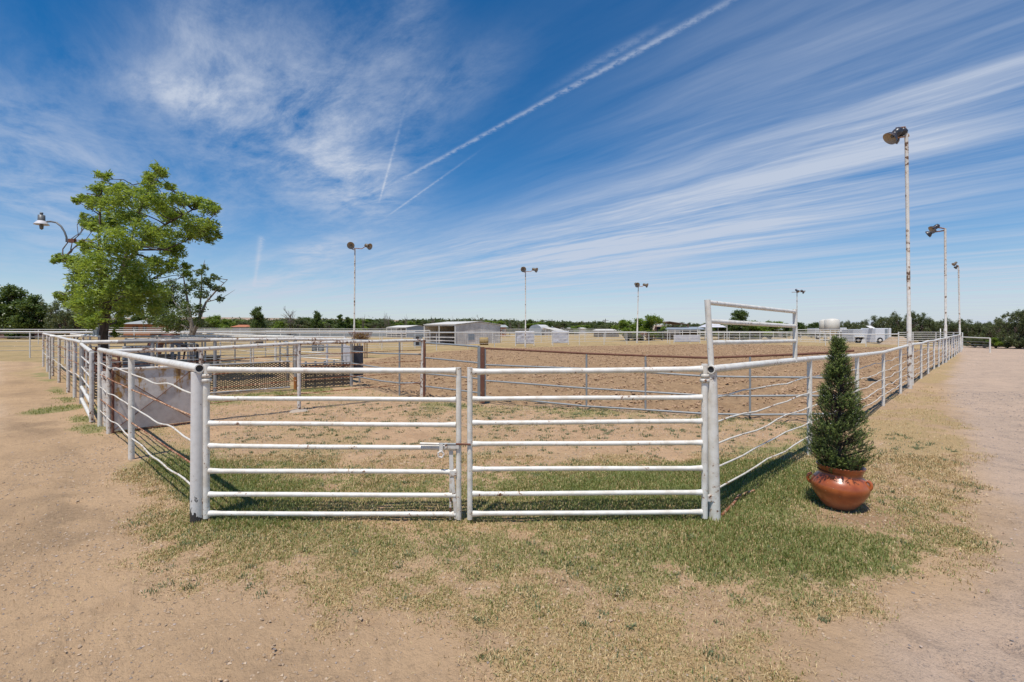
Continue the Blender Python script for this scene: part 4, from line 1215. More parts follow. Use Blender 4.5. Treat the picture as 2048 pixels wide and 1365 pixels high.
# ------------------------------------------------------------------ far fences
def spaced(poly, step, zt):
    """resample a polyline of (x,y,z) into evenly spaced posts"""
    out = []
    for i in range(len(poly) - 1):
        a = Vector(poly[i]); b = Vector(poly[i + 1]); n = max(1, round((b - a).length / step))
        for k in range(n): out.append(tuple(a.lerp(b, k / n)))
    out.append(tuple(poly[-1]))
    return out
FXL = XY(-260, 27.7); FXR = (-13.9, 28.2)
fence('pipe_fence', 'white pipe field fence behind the left pens, running off to the left', 'fence', spaced([(*FXL, 1.46), (*FXR, 1.43)], 4.6, 0), rods=(.8, .62, .45, .28), rod_r=.012, mp=WHITE_FAR, seg=6, mrod=GREY_PIPE)
far = [(*FXR, 1.43), (*G(873, 701.5), 1.33), (*G(989, 694.8), 1.28), (*G(1208, 690), 1.22), (*G(1380, 687.3), 1.20), (*G(1520, 688.5), 1.2), (*G(1651, 691.8), 1.13), (*G(1732, 694), 1.10), (*G(1797, 693.5), 1.12)]
fence('pipe_fence', 'white pipe fence along the far side of the tilled arena', 'fence', spaced(far, 3.1, 0), rods=(.78, .52, .28), rod_r=.012, mp=WHITE_FAR, seg=6, rail_r=.045, mrod=WHITE_FAR)
# short end by the drive: tall cattle panels
e0_ = (*G(1797, 693.5), 0); e1_ = (*G(1826, 694), 0); e2_ = (*G(1872, 694), 0); e3_ = (*G(1907, 696), 0); e4_ = (*G(1925, 699), 0)
root = empty('cattle_panel_fence', e0_, 'tall seven rail cattle panel fence at the drive end of the arena', 'fence')
ep = [e0_, e1_, e2_, e3_, e4_]
for k, f in enumerate((1, .86, .72, .58, .44, .30, .16)):
    MB().tube([(p[0], p[1], f * (1.26 if i == 0 else 1.3)) for i, p in enumerate(ep)], .022, 6).build('rail', WHITE_FAR, root, e0_)
for i, p in enumerate(ep):
    MB().tube([(p[0], p[1], 0), (p[0], p[1], 1.32)], .05 if i in (0, 3) else .035, 8).build('post', WHITE_FAR, root, e0_)
p = G(1881, 694.5); q_ = G(1888, 694.7)
MB().tube([(*p, 0), (*p, 1.62), (*q_, 1.60), (*q_, .2)], .035, 8).build('raised_loop', WHITE_FAR, root, e0_)
a = G(1923, 703); b = G(1980, 706)
fence('pipe_gate', 'single white rail gate reaching out across the end of the drive', 'gate', [(*a, 1.02), (*b, .98)], rods=(.72, .52, .38), mp=WHITE, mrod=GALV, seg=8, post_r=.045, rail_r=.035)
# cross fences in the dry field
def field_fence(label, poly, step, rods=(.75, .5, .25), r=.03):
    fence('pipe_fence', label, 'fence', spaced(poly, step, 0), rods=rods, rod_r=.012, mp=WHITE_FAR, mrod=WHITE_FAR, seg=5, rail_r=r, post_r=.03)
field_fence('second white fence in the dry field beyond the left pens', [(*XY(-300, 52), 1.58), (*XY(860, 50), 1.42)], 5.2)
field_fence('far thin fence line close under the left trees', [(*XY(-300, 84), 1.95), (*XY(480, 84), 1.62), (*XY(1060, 95), 1.45)], 6.0)
field_fence('paddock fence behind the open loafing shed', [(*XY(1003, 62), 1.30), (*XY(1150, 75), 1.3), (*XY(1420, 78), 1.45)], 3.6)
field_fence('thin paddock fence line in front of the arched barn', [(*XY(1010, 88), 1.5), (*XY(1330, 90), 1.5)], 3.4)
field_fence('paddock cross fence behind the white sheet panels', [(*XY(985, 54), 1.15), (*XY(1210, 62), 1.2), (*XY(1360, 68), 1.25)], 3.2)
field_fence('close set white pen fence left of the drive end', [(*XY(1395, 62), 1.26), (*XY(1520, 64), 1.22), (*XY(1660, 60), 1.18)], 1.6, rods=(.85, .7, .55, .4, .25, .1))
field_fence('pen fence with tall panels below the water tanks', [(*XY(1595, 56), 1.48), (*XY(1640, 55), 1.48), (*XY(1700, 56), 1.5)], 2.0, rods=(.85, .7, .55, .4, .25, .1))
field_fence('holding pen fence just behind the mesh hay rack', [(*XY(600, 33), 1.40), (*XY(830, 41), 1.36)], 3.2, rods=(.75, .5, .25))
field_fence('back pen fence in front of the box trailers', [(*XY(1640, 58), 1.30), (*XY(1800, 57), 1.26)], 2.8)
# raised frame on the far pens
root = empty('entry_frame', (*XY(1347, 56.5), 0), 'white raised frame over the banner panel on the far fence', 'frame')
fx0 = XY(1335, 56.5); fx1 = XY(1400, 56.5)
for f_ in (fx0, fx1):
    MB().tube([(*f_, 0), (*f_, 1.42)], .035, 6).build('post', WHITE_FAR, root, (*XY(1347, 56.5), 0))
MB().tube([(*fx0, 1.42), (*fx1, 1.42)], .03, 6).build('top_rail', WHITE_FAR, root, (*XY(1347, 56.5), 0))
# white sheets hung on the far fence
for px0, px1, y0_, y1_, Y_, lab in ((1031, 1068, 663, 688.5, 46.5, 'crumpled white sheet panel on the far fence, left one'), (1104, 1137, 663, 687, 49.8, 'crumpled white sheet panel on the far fence, right one'), (1348, 1400, 671, 684.5, 54.5, 'smooth white banner panel on the far fence below the raised frame')):
    a = XY(px0, Y_ - .2); b = XY(px1, Y_ + .6)
    root = empty('field_banner', (*a, 0), lab, 'banner')
    mb = MB(); nn = 18
    for iz in range(nn + 1):
        for ix in range(nn + 1):
            u, w = ix / nn, iz / nn
            x, y = lerp(a, b, u)
            amp_ = .05 if px0 < 1300 else .01
            y += amp_ * 2.2 * float(fbm(np.array([x * 1.0 + px0]), np.array([w * 1.3]), .35, 5, 3)[0])
            mb.v.append((x, y, ZA(y1_, Y_) + (ZA(y0_, Y_) - ZA(y1_, Y_)) * w))
    for iz in range(nn):
        for ix in range(nn):
            k = iz * (nn + 1) + ix; mb.face((k, k + 1, k + nn + 2, k + nn + 1), True)
    o = mb.build('sheet', SHEET_WHITE, root, (*a, 0)); md = o.modifiers.new('t', 'SOLIDIFY'); md.thickness = .02
    for p_ in (a, b):
        MB().tube([(*p_, 0), (*p_, ZA(y0_, Y_) + .05)], .04, 6).build('post', WHITE_FAR, root, (*a, 0))

# ------------------------------------------------------------------ lamps and poles
def lamp_head(parent, off, c, d, size, housing, inner, hmat2=None):
    """bell floodlight at c pointing along d"""
    d = Vector(d).normalized()
    M_ = Matrix.Translation(Vector(c)) @ d.to_track_quat('Z', 'Y').to_matrix().to_4x4() @ Matrix.Scale(size, 4)
    o = MB().lathe([(0.001, -.42), (.13, -.42), (.19, -.36), (.21, -.2), (.20, -.05), (.16, 0.0), (.20, .06), (.30, .16), (.36, .30), (.365, .33)], 24, M_).build('floodlight', housing, parent, off)
    i = MB().lathe([(.362, .332), (.345, .30), (.28, .17), (.16, .06), (0.001, .03)], 24, M_).build('reflector', inner, o)
    i.location = (0, 0, 0)
    for v in i.data.vertices: v.co -= Vector(off)
    b = MB().lathe([(0.001, .22), (.06, .20), (.085, .14), (.05, .05), (.03, 0)], 12, M_).build('bulb', LAMP_GREY if inner is LAMP_IN else SHEET_WHITE, o)
    for v in b.data.vertices: v.co -= Vector(off)
    return o
def flood_pole(px, base_py, top_py, label, lamps, r0, r1, Y_=None, lean=0.0, arm=None, group='floodlight poles round the arena'):
    x, y = G(px, base_py) if Y_ is None else XY(px, Y_)
    zt = ZA(top_py, y)
    root = empty('floodlight_pole', (x, y, 0), label, 'light pole', group)
    off = (x, y, 0)
    h1 = zt * .28
    MB().tube([(x, y, -.05), (x + lean * .28, y, h1), (x + lean * .29, y, h1 + .02), (x + lean, y, zt)], [r0, r0, r0 * .8, r1], 14).build('pole', WHITE_POLE, root, off)
    T = Vector((x + lean, y, zt))
    if arm:
        mb = MB()
        for seg_ in arm:
            mb.tube([tuple(T + Vector(p)) for p in seg_], r1 * .6, 8)
        mb.build('bracket', ROD_RUST, root, off)
    for (dxyz, dr, sz, hm, im) in lamps:
        lamp_head(root, off, tuple(T + Vector(dxyz)), dr, sz, hm, im)
    return root
flood_pole(1820, 778, 268, 'nearest tall peeling white floodlight pole on the right fence', [((-.34, -.02, -.03), (-.72, .05, -.65), .52, DARKMETAL, LAMP_IN), ((-.12, .12, .02), (-.45, .75, -.5), .50, DARKMETAL, LAMP_IN)],
           0.054, 0.043, lean=-.10, arm=[[(0, 0, -.05), (.0, 0, .04), (-.06, -.02, .17), (-.28, .0, .15)], [(.07, 0, -.06), (-.24, .05, -.09)], [(0, 0, .02), (.06, 0, -.05)]])
flood_pole(1891.6, 725.6, 458, 'second tall peeling white floodlight pole along the right fence', [((-.50, 0, .05), (-.8, .1, -.55), .50, DARKMETAL, LAMP_IN), ((-.42, .3, -.12), (-.5, .7, -.5), .48, DARKMETAL, LAMP_IN)],
           0.058, 0.048, lean=-.03, arm=[[(0, 0, 0), (-.2, 0, .04), (-.4, 0, .06)], [(0, 0, -.08), (-.35, .2, -.12)]])
flood_pole(1920.5, 705, 534, 'third floodlight pole where the right fence ends', [((-.25, 0, .22), (-.7, .1, -.6), .36, LAMP_TAN, LAMP_IN), ((-.05, .1, .0), (-.3, .7, -.6), .32, LAMP_TAN, LAMP_IN)],
           0.058, 0.042, lean=-.12, arm=[[(0, 0, -.1), (0, 0, .05), (-.2, 0, .15)]])
crossarm = [[(-.35, 0, .02), (0, 0, 0), (.42, 0, -.03), (.62, 0, .09)], [(-.3, 0, 0), (0, 0, -.12)]]
def far_lamps(sz): return [((-.22, -.05, .20), (.15, -.8, -.30), sz, LAMP_TAN, LAMP_IN), ((.80, 0, .14), (.8, -.45, -.30), sz * .9, LAMP_TAN, LAMP_IN)]
flood_pole(708, 0, 497, 'leftmost far floodlight pole with two lamps, behind the mesh fence', far_lamps(.62), .055, .04, Y_=31, lean=.06, arm=crossarm)
flood_pole(1051, 0, 543, 'far floodlight pole with two lamps between the shed and barn', far_lamps(.66), .06, .045, Y_=43, lean=0, arm=crossarm)
flood_pole(1274, 0, 573, 'far floodlight pole with two lamps by the bright green trees', far_lamps(.78), .085, .05, Y_=56, lean=.15, arm=crossarm)
flood_pole(1594, 0, 585, 'farthest floodlight pole, seen just above the raised frame', [((.0, 0, .2), (.2, -.5, -.5), .65, DARKMETAL, LAMP_IN), ((.75, 0, .1), (.6, -.4, -.5), .7, DARKMETAL, LAMP_IN)], .07, .05, Y_=66, arm=[[(-.7, 0, 0), (.7, 0, .05)]])

# yard lamp beside the ash tree
lx, ly = XY(199, 15.95)
root = empty('yard_lamp', (lx, ly, 0), 'old gooseneck yard lamp on a grey pole beside the ash tree', 'lamp')
off = (lx, ly, 0)
MB().tube([(lx, ly, -.05), (lx, ly, 4.75)], [.045, .035], 10).build('pole', GREY_PIPE, root, off)
bx = XY(143, ly)[0]
MB().tube([(lx, ly, 4.47), (bx, ly, 4.46)], .012, 6).tube([(lx, ly, 4.40), (bx, ly, 4.41)], .012, 6).build('bracket_rods', RUST_PIPE, root, off)
MB().box((bx + .02, ly, 4.44), (.2, .09, .12)).build('junction_box', RUST_PIPE, root, off)
sxx = XY(133, ly)[0]
arc = [(sxx, ly, 4.40), (sxx, ly, 4.55), (sxx - .06, ly, 4.72), (sxx - .17, ly, 4.90), (sxx - .32, ly, 5.02), (sxx - .5, ly, 5.055), (sxx - .62, ly, 5.05)]
MB().tube(arc, .028, 10).build('gooseneck', LAMP_GREY, root, off)
hx_ = XY(83, ly)[0]; hz = 5.0
Mh = Matrix.Translation((hx_, ly, hz)) @ Matrix.Diagonal((.76, .76, .95, 1))
hd = MB().lathe([(0.001, .36), (.055, .36), (.06, .31), (.045, .30), (.045, .28), (.12, .27), (.125, .10), (.14, .06), (.14, .02)], 20, Mh).build('lamp_housing', LAMP_GREY, root, off)
MB().lathe([(.12, .09), (.17, .05), (.25, -.03), (.258, -.05), (.24, -.048), (.15, 0.02), (0.001, .04)], 24, Mh).build('lamp_shade', SHEET_WHITE, root, off)
MB().lathe([(.04, 0), (.075, -.09), (.06, -.19), (0.001, -.225)], 14, Mh).build('bulb', LAMP_GREY, root, off)
MB().box((lx + .03, ly - .1, 1.52), (.22, .12, .28)).build('switch_box', BOX_GREY, root, off)

# ------------------------------------------------------------------ trees
def leaf_cloud(C, Rr, n_per, L, W, seed, clump=0.30, droop=0.25, subs=9, flat_=0.85):
    """C (k,3) lobe centres, Rr (k,) radii -> leaf faces grouped in small sprays through each lobe"""
    r = np.random.default_rng(seed)
    P = []
    for c, rad, n in zip(C, Rr, n_per):
        ns = max(3, int(subs * (0.6 + rad)))
        d = r.normal(0, 1, (ns, 3)); d /= np.linalg.norm(d, axis=1)[:, None]
        rr = rad * r.uniform(0.25, 1.0, ns) ** 0.6
        sc = c + d * rr[:, None] * np.array([1, 1, flat_])
        w = r.integers(0, ns, n)
        P.append(sc[w] + r.normal(0, clump * rad, (n, 3)) * np.array([1, 1, .7]))
    P = np.concatenate(P); n = len(P)
    a = r.normal(0, 1, (n, 3)); a[:, 2] = a[:, 2] * .45 - droop; a /= np.linalg.norm(a, axis=1)[:, None]
    b = r.normal(0, 1, (n, 3)); b[:, 2] *= .5; b -= a * (a * b).sum(1)[:, None]; b /= np.linalg.norm(b, axis=1)[:, None]
    l = (L * r.uniform(.6, 1.3, n))[:, None]; w = (W * r.uniform(.6, 1.3, n))[:, None]
    V = np.stack([P - a * l / 2, P + b * w / 2, P + a * l / 2, P - b * w / 2], 1)
    F_ = np.arange(n * 4).reshape(n, 4)
    tint = np.clip(r.normal(.45, .25, n), 0, 1)
    return V.reshape(-1, 3), F_, np.repeat(tint, 4)

def branch(mb, a, b, r0, r1, seed, n=6, wob=.08, seg=7):
    r = random.Random(seed)
    a = Vector(a); b = Vector(b); L = (b - a).length
    pts = []; rs = []
    for k in range(n + 1):
        t = k / n; p = a.lerp(b, t)
        if 0 < k < n: p += Vector((r.uniform(-1, 1), r.uniform(-1, 1), r.uniform(-.5, .8))) * wob * L
        pts.append(tuple(p)); rs.append(r0 + (r1 - r0) * t ** .8)
    mb.tube(pts, rs, seg)
    return [Vector(p) for p in pts]

def surveyed_tree(name, label, lobes, Yt, base_px, limbs, leafm, barkm, L, W, dens, seed, depth=1.0, trunk_r=.12, group=None, crown_name='crown', extra=None, base_Y=None):
    """lobes: picture (px,py,r) of leaf masses at distance Yt; depth offsets spread them round the trunk"""
    r = random.Random(seed)
    bx_, by_ = XY(base_px, Yt)
    root = empty(name, (bx_, by_, 0), label, 'tree', group)
    off = np.array([bx_, by_, 0.0])
    C = []; Rr = []; N = []
    allx = [l[0] for l in lobes]; midx = sum(allx) / len(allx); half = (max(allx) - min(allx)) / 2 * Yt / 1000
    for (px, py, rp) in lobes:
        x, _ = XY(px, Yt)
        q_ = 1 - min(1, abs(x - XY(midx, Yt)[0]) / (half + 1e-6)) ** 2
        for rep in range(2):
            dy_ = r.uniform(-1, 1) * half * depth * (0.25 + .75 * q_)
            sc = (Yt + dy_) / Yt
            C.append((x * sc, Yt + dy_, HC + (HZ - py) * (Yt + dy_) / 1000)); rad = rp * Yt / 1000 * .97; Rr.append(rad); N.append(int(dens * rad ** 1.9 / 2) + 25)
    C = np.array(C)
    V, F_, tn = leaf_cloud(C, Rr, N, L, W, seed, clump=.23, subs=12)
    npmesh(crown_name, V - off, F_, leafm, root, {'tint': tn})
    mb = MB()
    nodes = []
    for li in limbs:
        pl = []
        for (px, py, dy_) in li[0]:
            x, _ = XY(px, Yt); pl.append(Vector((x * (Yt + dy_) / Yt, Yt + dy_, HC + (HZ - py) * (Yt + dy_) / 1000)))
        n = len(pl); r0, r1 = li[1]
        mb.tube([tuple(p) for p in pl], [r0 + (r1 - r0) * k / (n - 1) for k in range(n)], 9)
        for k in range(1, n):
            for t in (.3, .65, 1): nodes.append(pl[k - 1].lerp(pl[k], t))
    mt = mb
    for k, c in enumerate(C):
        c = Vector(c)
        cand_ = [n_ for n_ in nodes if n_.z < c.z + .3] or nodes
        nn = min(cand_, key=lambda p: (p - c).length)
        if (nn - c).length > .1: 
            p = branch(mt, nn, c, .022 * (trunk_r / .12), .006, seed * 97 + k, 5, .06, 5)
            for j in range(3):
                d = Vector((r.uniform(-1, 1), r.uniform(-1, 1), r.uniform(-.4, 1))).normalized() * Rr[k] * .9
                branch(mt, p[-2], p[-1] + d, .008, .003, seed + k * 3 + j, 3, .08, 4)
    mt.build('trunk', barkm, root, tuple(off))
    if extra: extra(root, tuple(off))
    return root

ash = [(205, 352, 13), (202, 378, 17), (155, 402, 9), (175, 402, 14), (190, 405, 16), (315, 342, 14), (298, 352, 10), (303, 370, 18), (340, 372, 9), (330, 350, 8), (285, 395, 28), (245, 388, 24), (220, 405, 20), (250, 430, 32),
       (320, 405, 26), (360, 402, 20), (392, 405, 16), (415, 415, 18), (434, 420, 8), (176, 447, 15), (190, 455, 14), (168, 432, 8), (218, 450, 28), (350, 438, 26), (395, 448, 22), (425, 452, 12), (436, 470, 9), (415, 472, 16), (380, 470, 22),
       (300, 465, 34), (245, 485, 34), (325, 495, 28), (355, 505, 18), (180, 498, 18), (165, 487, 8), (122, 515, 11), (112, 522, 7), (140, 522, 15), (160, 530, 20), (195, 535, 32), (255, 535, 32), (305, 535, 26), (345, 530, 16), (372, 532, 10), (375, 550, 8),
       (160, 560, 22), (150, 580, 15), (190, 575, 34), (125, 598, 11), (118, 590, 7), (145, 605, 17), (235, 585, 34), (280, 575, 30), (310, 585, 24), (175, 615, 28), (215, 618, 30), (250, 615, 26), (285, 612, 22), (160, 640, 10), (185, 640, 18), (235, 645, 14), (228, 668, 8), (310, 615, 18)]
def dead_twigs(root, off):
    r = random.Random(5); mb = MB()
    s0 = Vector((XY(252, 14.6)[0], 14.6, ZA(545, 14.6)))
    for k in range(9):
        e = s0 + Vector((r.uniform(-.45, .45), r.uniform(-.2, .2), r.uniform(-1.0, -.3)))
        branch(mb, s0, e, .014, .004, 40 + k, 5, .07, 5)
    mb.build('dead_twigs', BARK_PALE, root, off)
surveyed_tree('ash_tree', 'tall leafy green ash tree standing in the left pens', ash, 15.7, 208,
              [([(209, 770, 0), (208, 715, 0), (207, 670, 0), (210, 640, 0), (216, 612, 0)], (.135, .105)),
               ([(216, 618, 0), (232, 572, .1), (258, 520, .2), (290, 480, .1), (330, 450, -.1), (385, 420, 0)], (.085, .02)),
               ([(214, 620, 0), (205, 570, -.3), (198, 500, -.4), (200, 430, -.2), (205, 365, 0)], (.07, .012)),
               ([(240, 550, .1), (262, 480, .6), (280, 420, .4), (310, 350, .1)], (.055, .01)),
               ([(212, 622, 0), (180, 590, .4), (150, 540, .3), (125, 520, 0)], (.04, .01)),
               ([(275, 500, .1), (330, 500, -.5), (400, 470, -.3)], (.035, .01)),
               ([(214, 615, 0), (235, 600, -.8), (262, 590, -1.0)], (.04, .01)),
               ([(216, 612, 0), (250, 590, .9), (300, 560, 1.0)], (.04, .01))],
              LEAF_ASH, BARK, 0.140, 0.040, 6600, 21, depth=.85, extra=dead_twigs)
tree2 = [(330, 600, 16), (310, 630, 18), (345, 572, 12), (368, 545, 9), (348, 600, 18), (402, 545, 8), (390, 570, 12), (412, 562, 9), (428, 556, 7), (438, 580, 8), (405, 590, 10), (350, 635, 22), (330, 650, 12), (372, 620, 14), (440, 598, 6), (425, 575, 7), (400, 618, 9), (372, 580, 9), (410, 535, 5), (360, 655, 12), (398, 645, 9), (320, 615, 12)]
tree2 = [(a_, b_, c_ * 1.3) for a_, b_, c_ in tree2]
surveyed_tree('mulberry_tree', 'thin windblown tree with pale trunks behind the pens', tree2, 24.0, 388,
              [([(386, 730, 0), (385, 690, 0), (384, 655, 0), (379, 625, 0), (372, 585, .2), (366, 548, 0)], (.15, .02)),
               ([(386, 670, 0), (398, 640, -.2), (412, 605, 0), (436, 578, .2), (455, 560, 0)], (.09, .008)),
               ([(384, 650, 0), (366, 625, -.2), (345, 600, 0), (345, 570, .3)], (.06, .01)),
               ([(398, 640, -.2), (402, 590, .3), (404, 540, .1), (410, 520, 0)], (.05, .006)),
               ([(412, 605, 0), (445, 596, .1), (470, 580, 0)], (.025, .004)),
               ([(385, 660, 0), (350, 645, .4), (318, 628, .2)], (.05, .01))],
              LEAF_ASH2, BARK_PALE, 0.12, 0.055, 3600, 5, depth=.7)

# generic trees
def tree_proto(name, seed, kind):
    """a tree of unit-ish height 1 at the origin; returns root"""
    r = random.Random(seed)
    rootp = empty(name, (0, 0, 0), 'x', 'tree')
    mb = MB(); C = []; Rr = []
    if kind == 'round':
        mb.tube([(0, 0, -.02), (.01, 0, .18), (0, .02, .4)], [.035, .028, .018], 7)
        for k in range(34):
            a = r.uniform(0, 6.28); h = r.uniform(.10, .92); rr = .36 * math.sin(min(1, (h + .08) / 1.06) * math.pi) ** .7 * r.uniform(.25, 1)
            c = Vector((rr * math.cos(a), rr * math.sin(a), h)); C.append(c); Rr.append(r.uniform(.08, .17))
            branch(mb, (0, 0, .2 + .3 * r.random()), c, .014, .004, seed + k, 4, .06, 5)
        leaves, L, W, m_ = 9000, .050, .034, LEAF_DARK
    elif kind == 'mesq':
        for k in range(5):
            a = k * 1.26 + r.uniform(-.3, .3)
            e = Vector((math.cos(a) * .35, math.sin(a) * .35, .55)); pts = branch(mb, (0, 0, -.02), e, .035, .014, seed + k, 5, .08, 6)
            for j in range(11):
                aa = r.uniform(0, 6.28); c = e + Vector((math.cos(aa) * r.uniform(.05, .42), math.sin(aa) * r.uniform(.05, .42), r.uniform(-.42, .36)))
                branch(mb, pts[r.randrange(2, 6)], c, .012, .004, seed * 3 + k * 7 + j, 4, .08, 5); C.append(c); Rr.append(r.uniform(.06, .14))
        leaves, L, W, m_ = 13000, .055, .018, LEAF_MESQ
    elif kind == 'bushy':
        for k in range(14):
            a = r.uniform(0, 6.28); rr = r.uniform(0, .42); h = r.uniform(.12, .85) * (1 - .5 * rr)
            c = Vector((rr * math.cos(a), rr * math.sin(a), h)); C.append(c); Rr.append(r.uniform(.10, .2))
            branch(mb, (0, 0, -.02), c, .018, .005, seed + k, 4, .05, 5)
        leaves, L, W, m_ = 9000, .050, .034, LEAF_BRIGHT
    elif kind == 'bare':
        mb.tube([(0, 0, -.02), (.01, 0, .35), (-.01, .01, .7)], [.028, .02, .012], 6)
        for k in range(22):
            a = r.uniform(0, 6.28); z = r.uniform(.2, .65)
            e = Vector((math.cos(a) * r.uniform(.05, .26), math.sin(a) * r.uniform(.05, .26), z + r.uniform(.12, .36)))
            p = branch(mb, (0, 0, z), e, .010, .003, seed + k, 4, .07, 4)
            for j in range(3): branch(mb, p[2 + j % 3], p[-1] + Vector((r.uniform(-.08, .08), r.uniform(-.08, .08), r.uniform(0, .12))), .004, .0015, seed + k * 5 + j, 3, .1, 4)
        for k in range(5): C.append(Vector((r.uniform(-.15, .15), r.uniform(-.15, .15), r.uniform(.1, .4)))); Rr.append(.1)
        leaves, L, W, m_ = 420, .045, .03, LEAF_OLIVE
    else:  # conifer-like dark column
        mb.tube([(0, 0, -.02), (0, 0, .9)], [.03, .008], 6)
        for k in range(14):
            h = .15 + .75 * k / 13; rr = .17 * (1.02 - h); a = k * 2.4
            C.append(Vector((rr * math.cos(a), rr * math.sin(a), h))); Rr.append(.06 + .12 * (1 - h))
        leaves, L, W, m_ = 6500, .045, .026, LEAF_DARK
    mb.build('trunk', TWIG if kind == 'bare' else BARK, rootp)
    tot = sum(x ** 1.6 for x in Rr)
    V, F_, tn = leaf_cloud(np.array([tuple(c) for c in C]), Rr, [int(leaves * x ** 1.6 / tot) for x in Rr], L, W, seed, clump=.33)
    npmesh('crown', V, F_, m_, rootp, {'tint': tn})
    return rootp
protos = {}
used = set()
def place(kind, var, px, Y_, h, label, group=None, width=1.0, rot=None, name=None):
    key = (kind, var)
    nm = name or {'round': 'broadleaf_tree', 'mesq': 'mesquite_tree', 'bushy': 'green_bush', 'bare': 'bare_tree', 'col': 'cypress_tree'}[kind]
    if key not in protos:
        protos[key] = tree_proto(nm, 100 + 17 * var + len(kind) * 31, kind)
    if key in used:
        o = copy_tree(protos[key]); o.name = nm
    else:
        o = protos[key]; used.add(key)
    x, y = XY(px, Y_)
    o.location = (x, y, 0)
    o.rotation_euler = (0, 0, rnd.uniform(0, 6.28) if rot is None else rot)
    o.scale = (h * width, h * width, h)
    o['label'] = label; o['category'] = 'bush' if kind == 'bushy' else 'tree'
    if 'group' in o.keys(): del o['group']
    if group: o['group'] = group
    return o
def htop(py, Y_): return ZA(py, Y_)
# left dark trees
place('round', 0, 22, 78, htop(574, 78), 'big dark leafy tree at the far left edge beside the long brick house', width=.95)
place('round', 1, 66, 76, htop(588, 76), 'big dark leafy tree second from the far left edge', width=.95)
place('round', 2, -40, 80, htop(570, 80), 'dark leafy tree cut by the left picture edge', width=.62)
place('mesq', 0, 122, 74, htop(597, 74), 'greyish windblown tree left of the ash tree trunk', width=.6)
place('mesq', 1, 150, 70, htop(618, 70), 'low olive shrub tree behind the left fence lines', width=.8)
place('round', 3, 178, 92, htop(620, 92), 'low dark tree just left of the ash trunk', width=.7)
for i, (px, top) in enumerate([(240, 628), (275, 622), (310, 630), (345, 625)]):
    place('round', i % 4, px, 120, htop(top, 120), 'dark green tree of the row behind the orange brick house', group='trees behind the orange brick house', width=.75)
# middle tree line (distance 110-160 m)
place('bushy', 0, 430, 105, htop(625, 105), 'bright green bush right of the thin windblown tree', width=.8)
place('bushy', 1, 455, 120, htop(634, 120), 'low green bush beside the small roof with orange tiles', width=.9)
place('round', 1, 515, 100, htop(612, 100), 'fresh green tree with pale twigs left of the bare tree', width=.62)
place('bare', 0, 580, 100, htop(610, 100), 'bare grey tree standing above the field fences', width=.9)
place('bushy', 2, 563, 104, htop(640, 104), 'green bush at the foot of the bare grey tree', width=1.0)
place('round', 2, 635, 102, htop(624, 102), 'rounded grey green tree right of the bare tree', width=.62)
place('col', 0, 680, 104, htop(627, 104), 'dark cypress like tree left of the leftmost far floodlight pole', width=1.0)
place('col', 1, 695, 106, htop(633, 106), 'second dark cypress like tree close to the leftmost far floodlight pole', width=1.2)
row = 'mixed trees along the far tree line'
x = 470
i = 0
while x < 1230:
    top = 640 + 4 * math.sin(x * .05) + rnd.uniform(-3, 4) + (3 if x > 1000 else 0)
    if x > 1010: top += 3
    kind = ['bushy', 'round', 'mesq', 'round', 'bushy'][i % 5]
    Yd = rnd.uniform(125, 165)
    place(kind, i % 3 if kind != 'mesq' else i % 2, x, Yd, htop(top, Yd), 'low green tree in the far tree line below the tan hills', group=row, width=rnd.uniform(1.2, 1.7))
    x += rnd.uniform(13, 21); i += 1
for k, (px, top) in enumerate([(726, 627), (770, 625), (777, 624), (812, 630), (866, 629), (905, 632), (914, 634), (945, 634), (1010, 638), (1020, 640), (1038, 642)]):
    place('bare', k % 2, px, 118, htop(top, 118), 'bare dead tree rising out of the far tree line', group='bare trees above the far tree line', width=.45)
place('bare', 1, 958, 98, htop(631, 98), 'wide bare tree just behind the roof of the nearer shed', width=1.5)
place('round', 0, 1060, 150, htop(640, 150), 'small round tree left of the arched barn', width=1)
place('round', 3, 1118, 165, htop(643, 165), 'small dark tree behind the arched barn roof', width=.8)
place('bushy', 0, 1168, 150, htop(648, 150), 'low green bush right of the arched barn', width=1.6)
place('round', 2, 1200, 150, htop(644, 150), 'dark low tree between the barn and the bright green trees', width=1.3)
# bright green trees by the third pole
place('bushy', 1, 1254, 66, htop(635, 66), 'bright green tree, left of the pair by the far floodlight pole', width=1.25)
place('bushy', 2, 1278, 68, htop(633, 68), 'bright green tree in the middle behind the far floodlight pole', width=1.2)
place('bushy', 0, 1301, 66, htop(624, 66), 'bright green tree, tallest one beside the open canopy', width=.95)
place('bushy', 1, 1324, 70, htop(650, 70), 'small bright green bush under the canopy corner', width=.8)
place('round', 0, 1478, 72, htop(622, 72), 'dark green tree seen through the raised frame', width=.95)
for k, px in enumerate((1440, 1462, 1500, 1520, 1540)):
    place('bushy', k % 3, px, 76, htop(638 + k % 2 * 3, 76), 'green bush in the row behind the white pens', group='green bushes behind the white pens', width=1.5)
for k, px in enumerate((1345, 1372, 1395)):
    place('mesq', k % 2, px, 110, htop(645, 110), 'olive scrub behind the open canopy', group='scrub behind the open canopy', width=1.2)
for k, px in enumerate((1572, 1600, 1622, 1636)):
    place('round', k % 4, px, 86, htop(648 - k % 2 * 4, 86), 'dark tree left of the white water tanks', group='dark trees left of the water tanks', width=.9)
place('mesq', 0, 1685, 72, htop(640, 72), 'small mesquite right of the white water tanks', width=.5)
place('mesq', 1, 1703, 84, htop(646, 84), 'low mesquite behind the gap between tank and trailer', width=1.0)
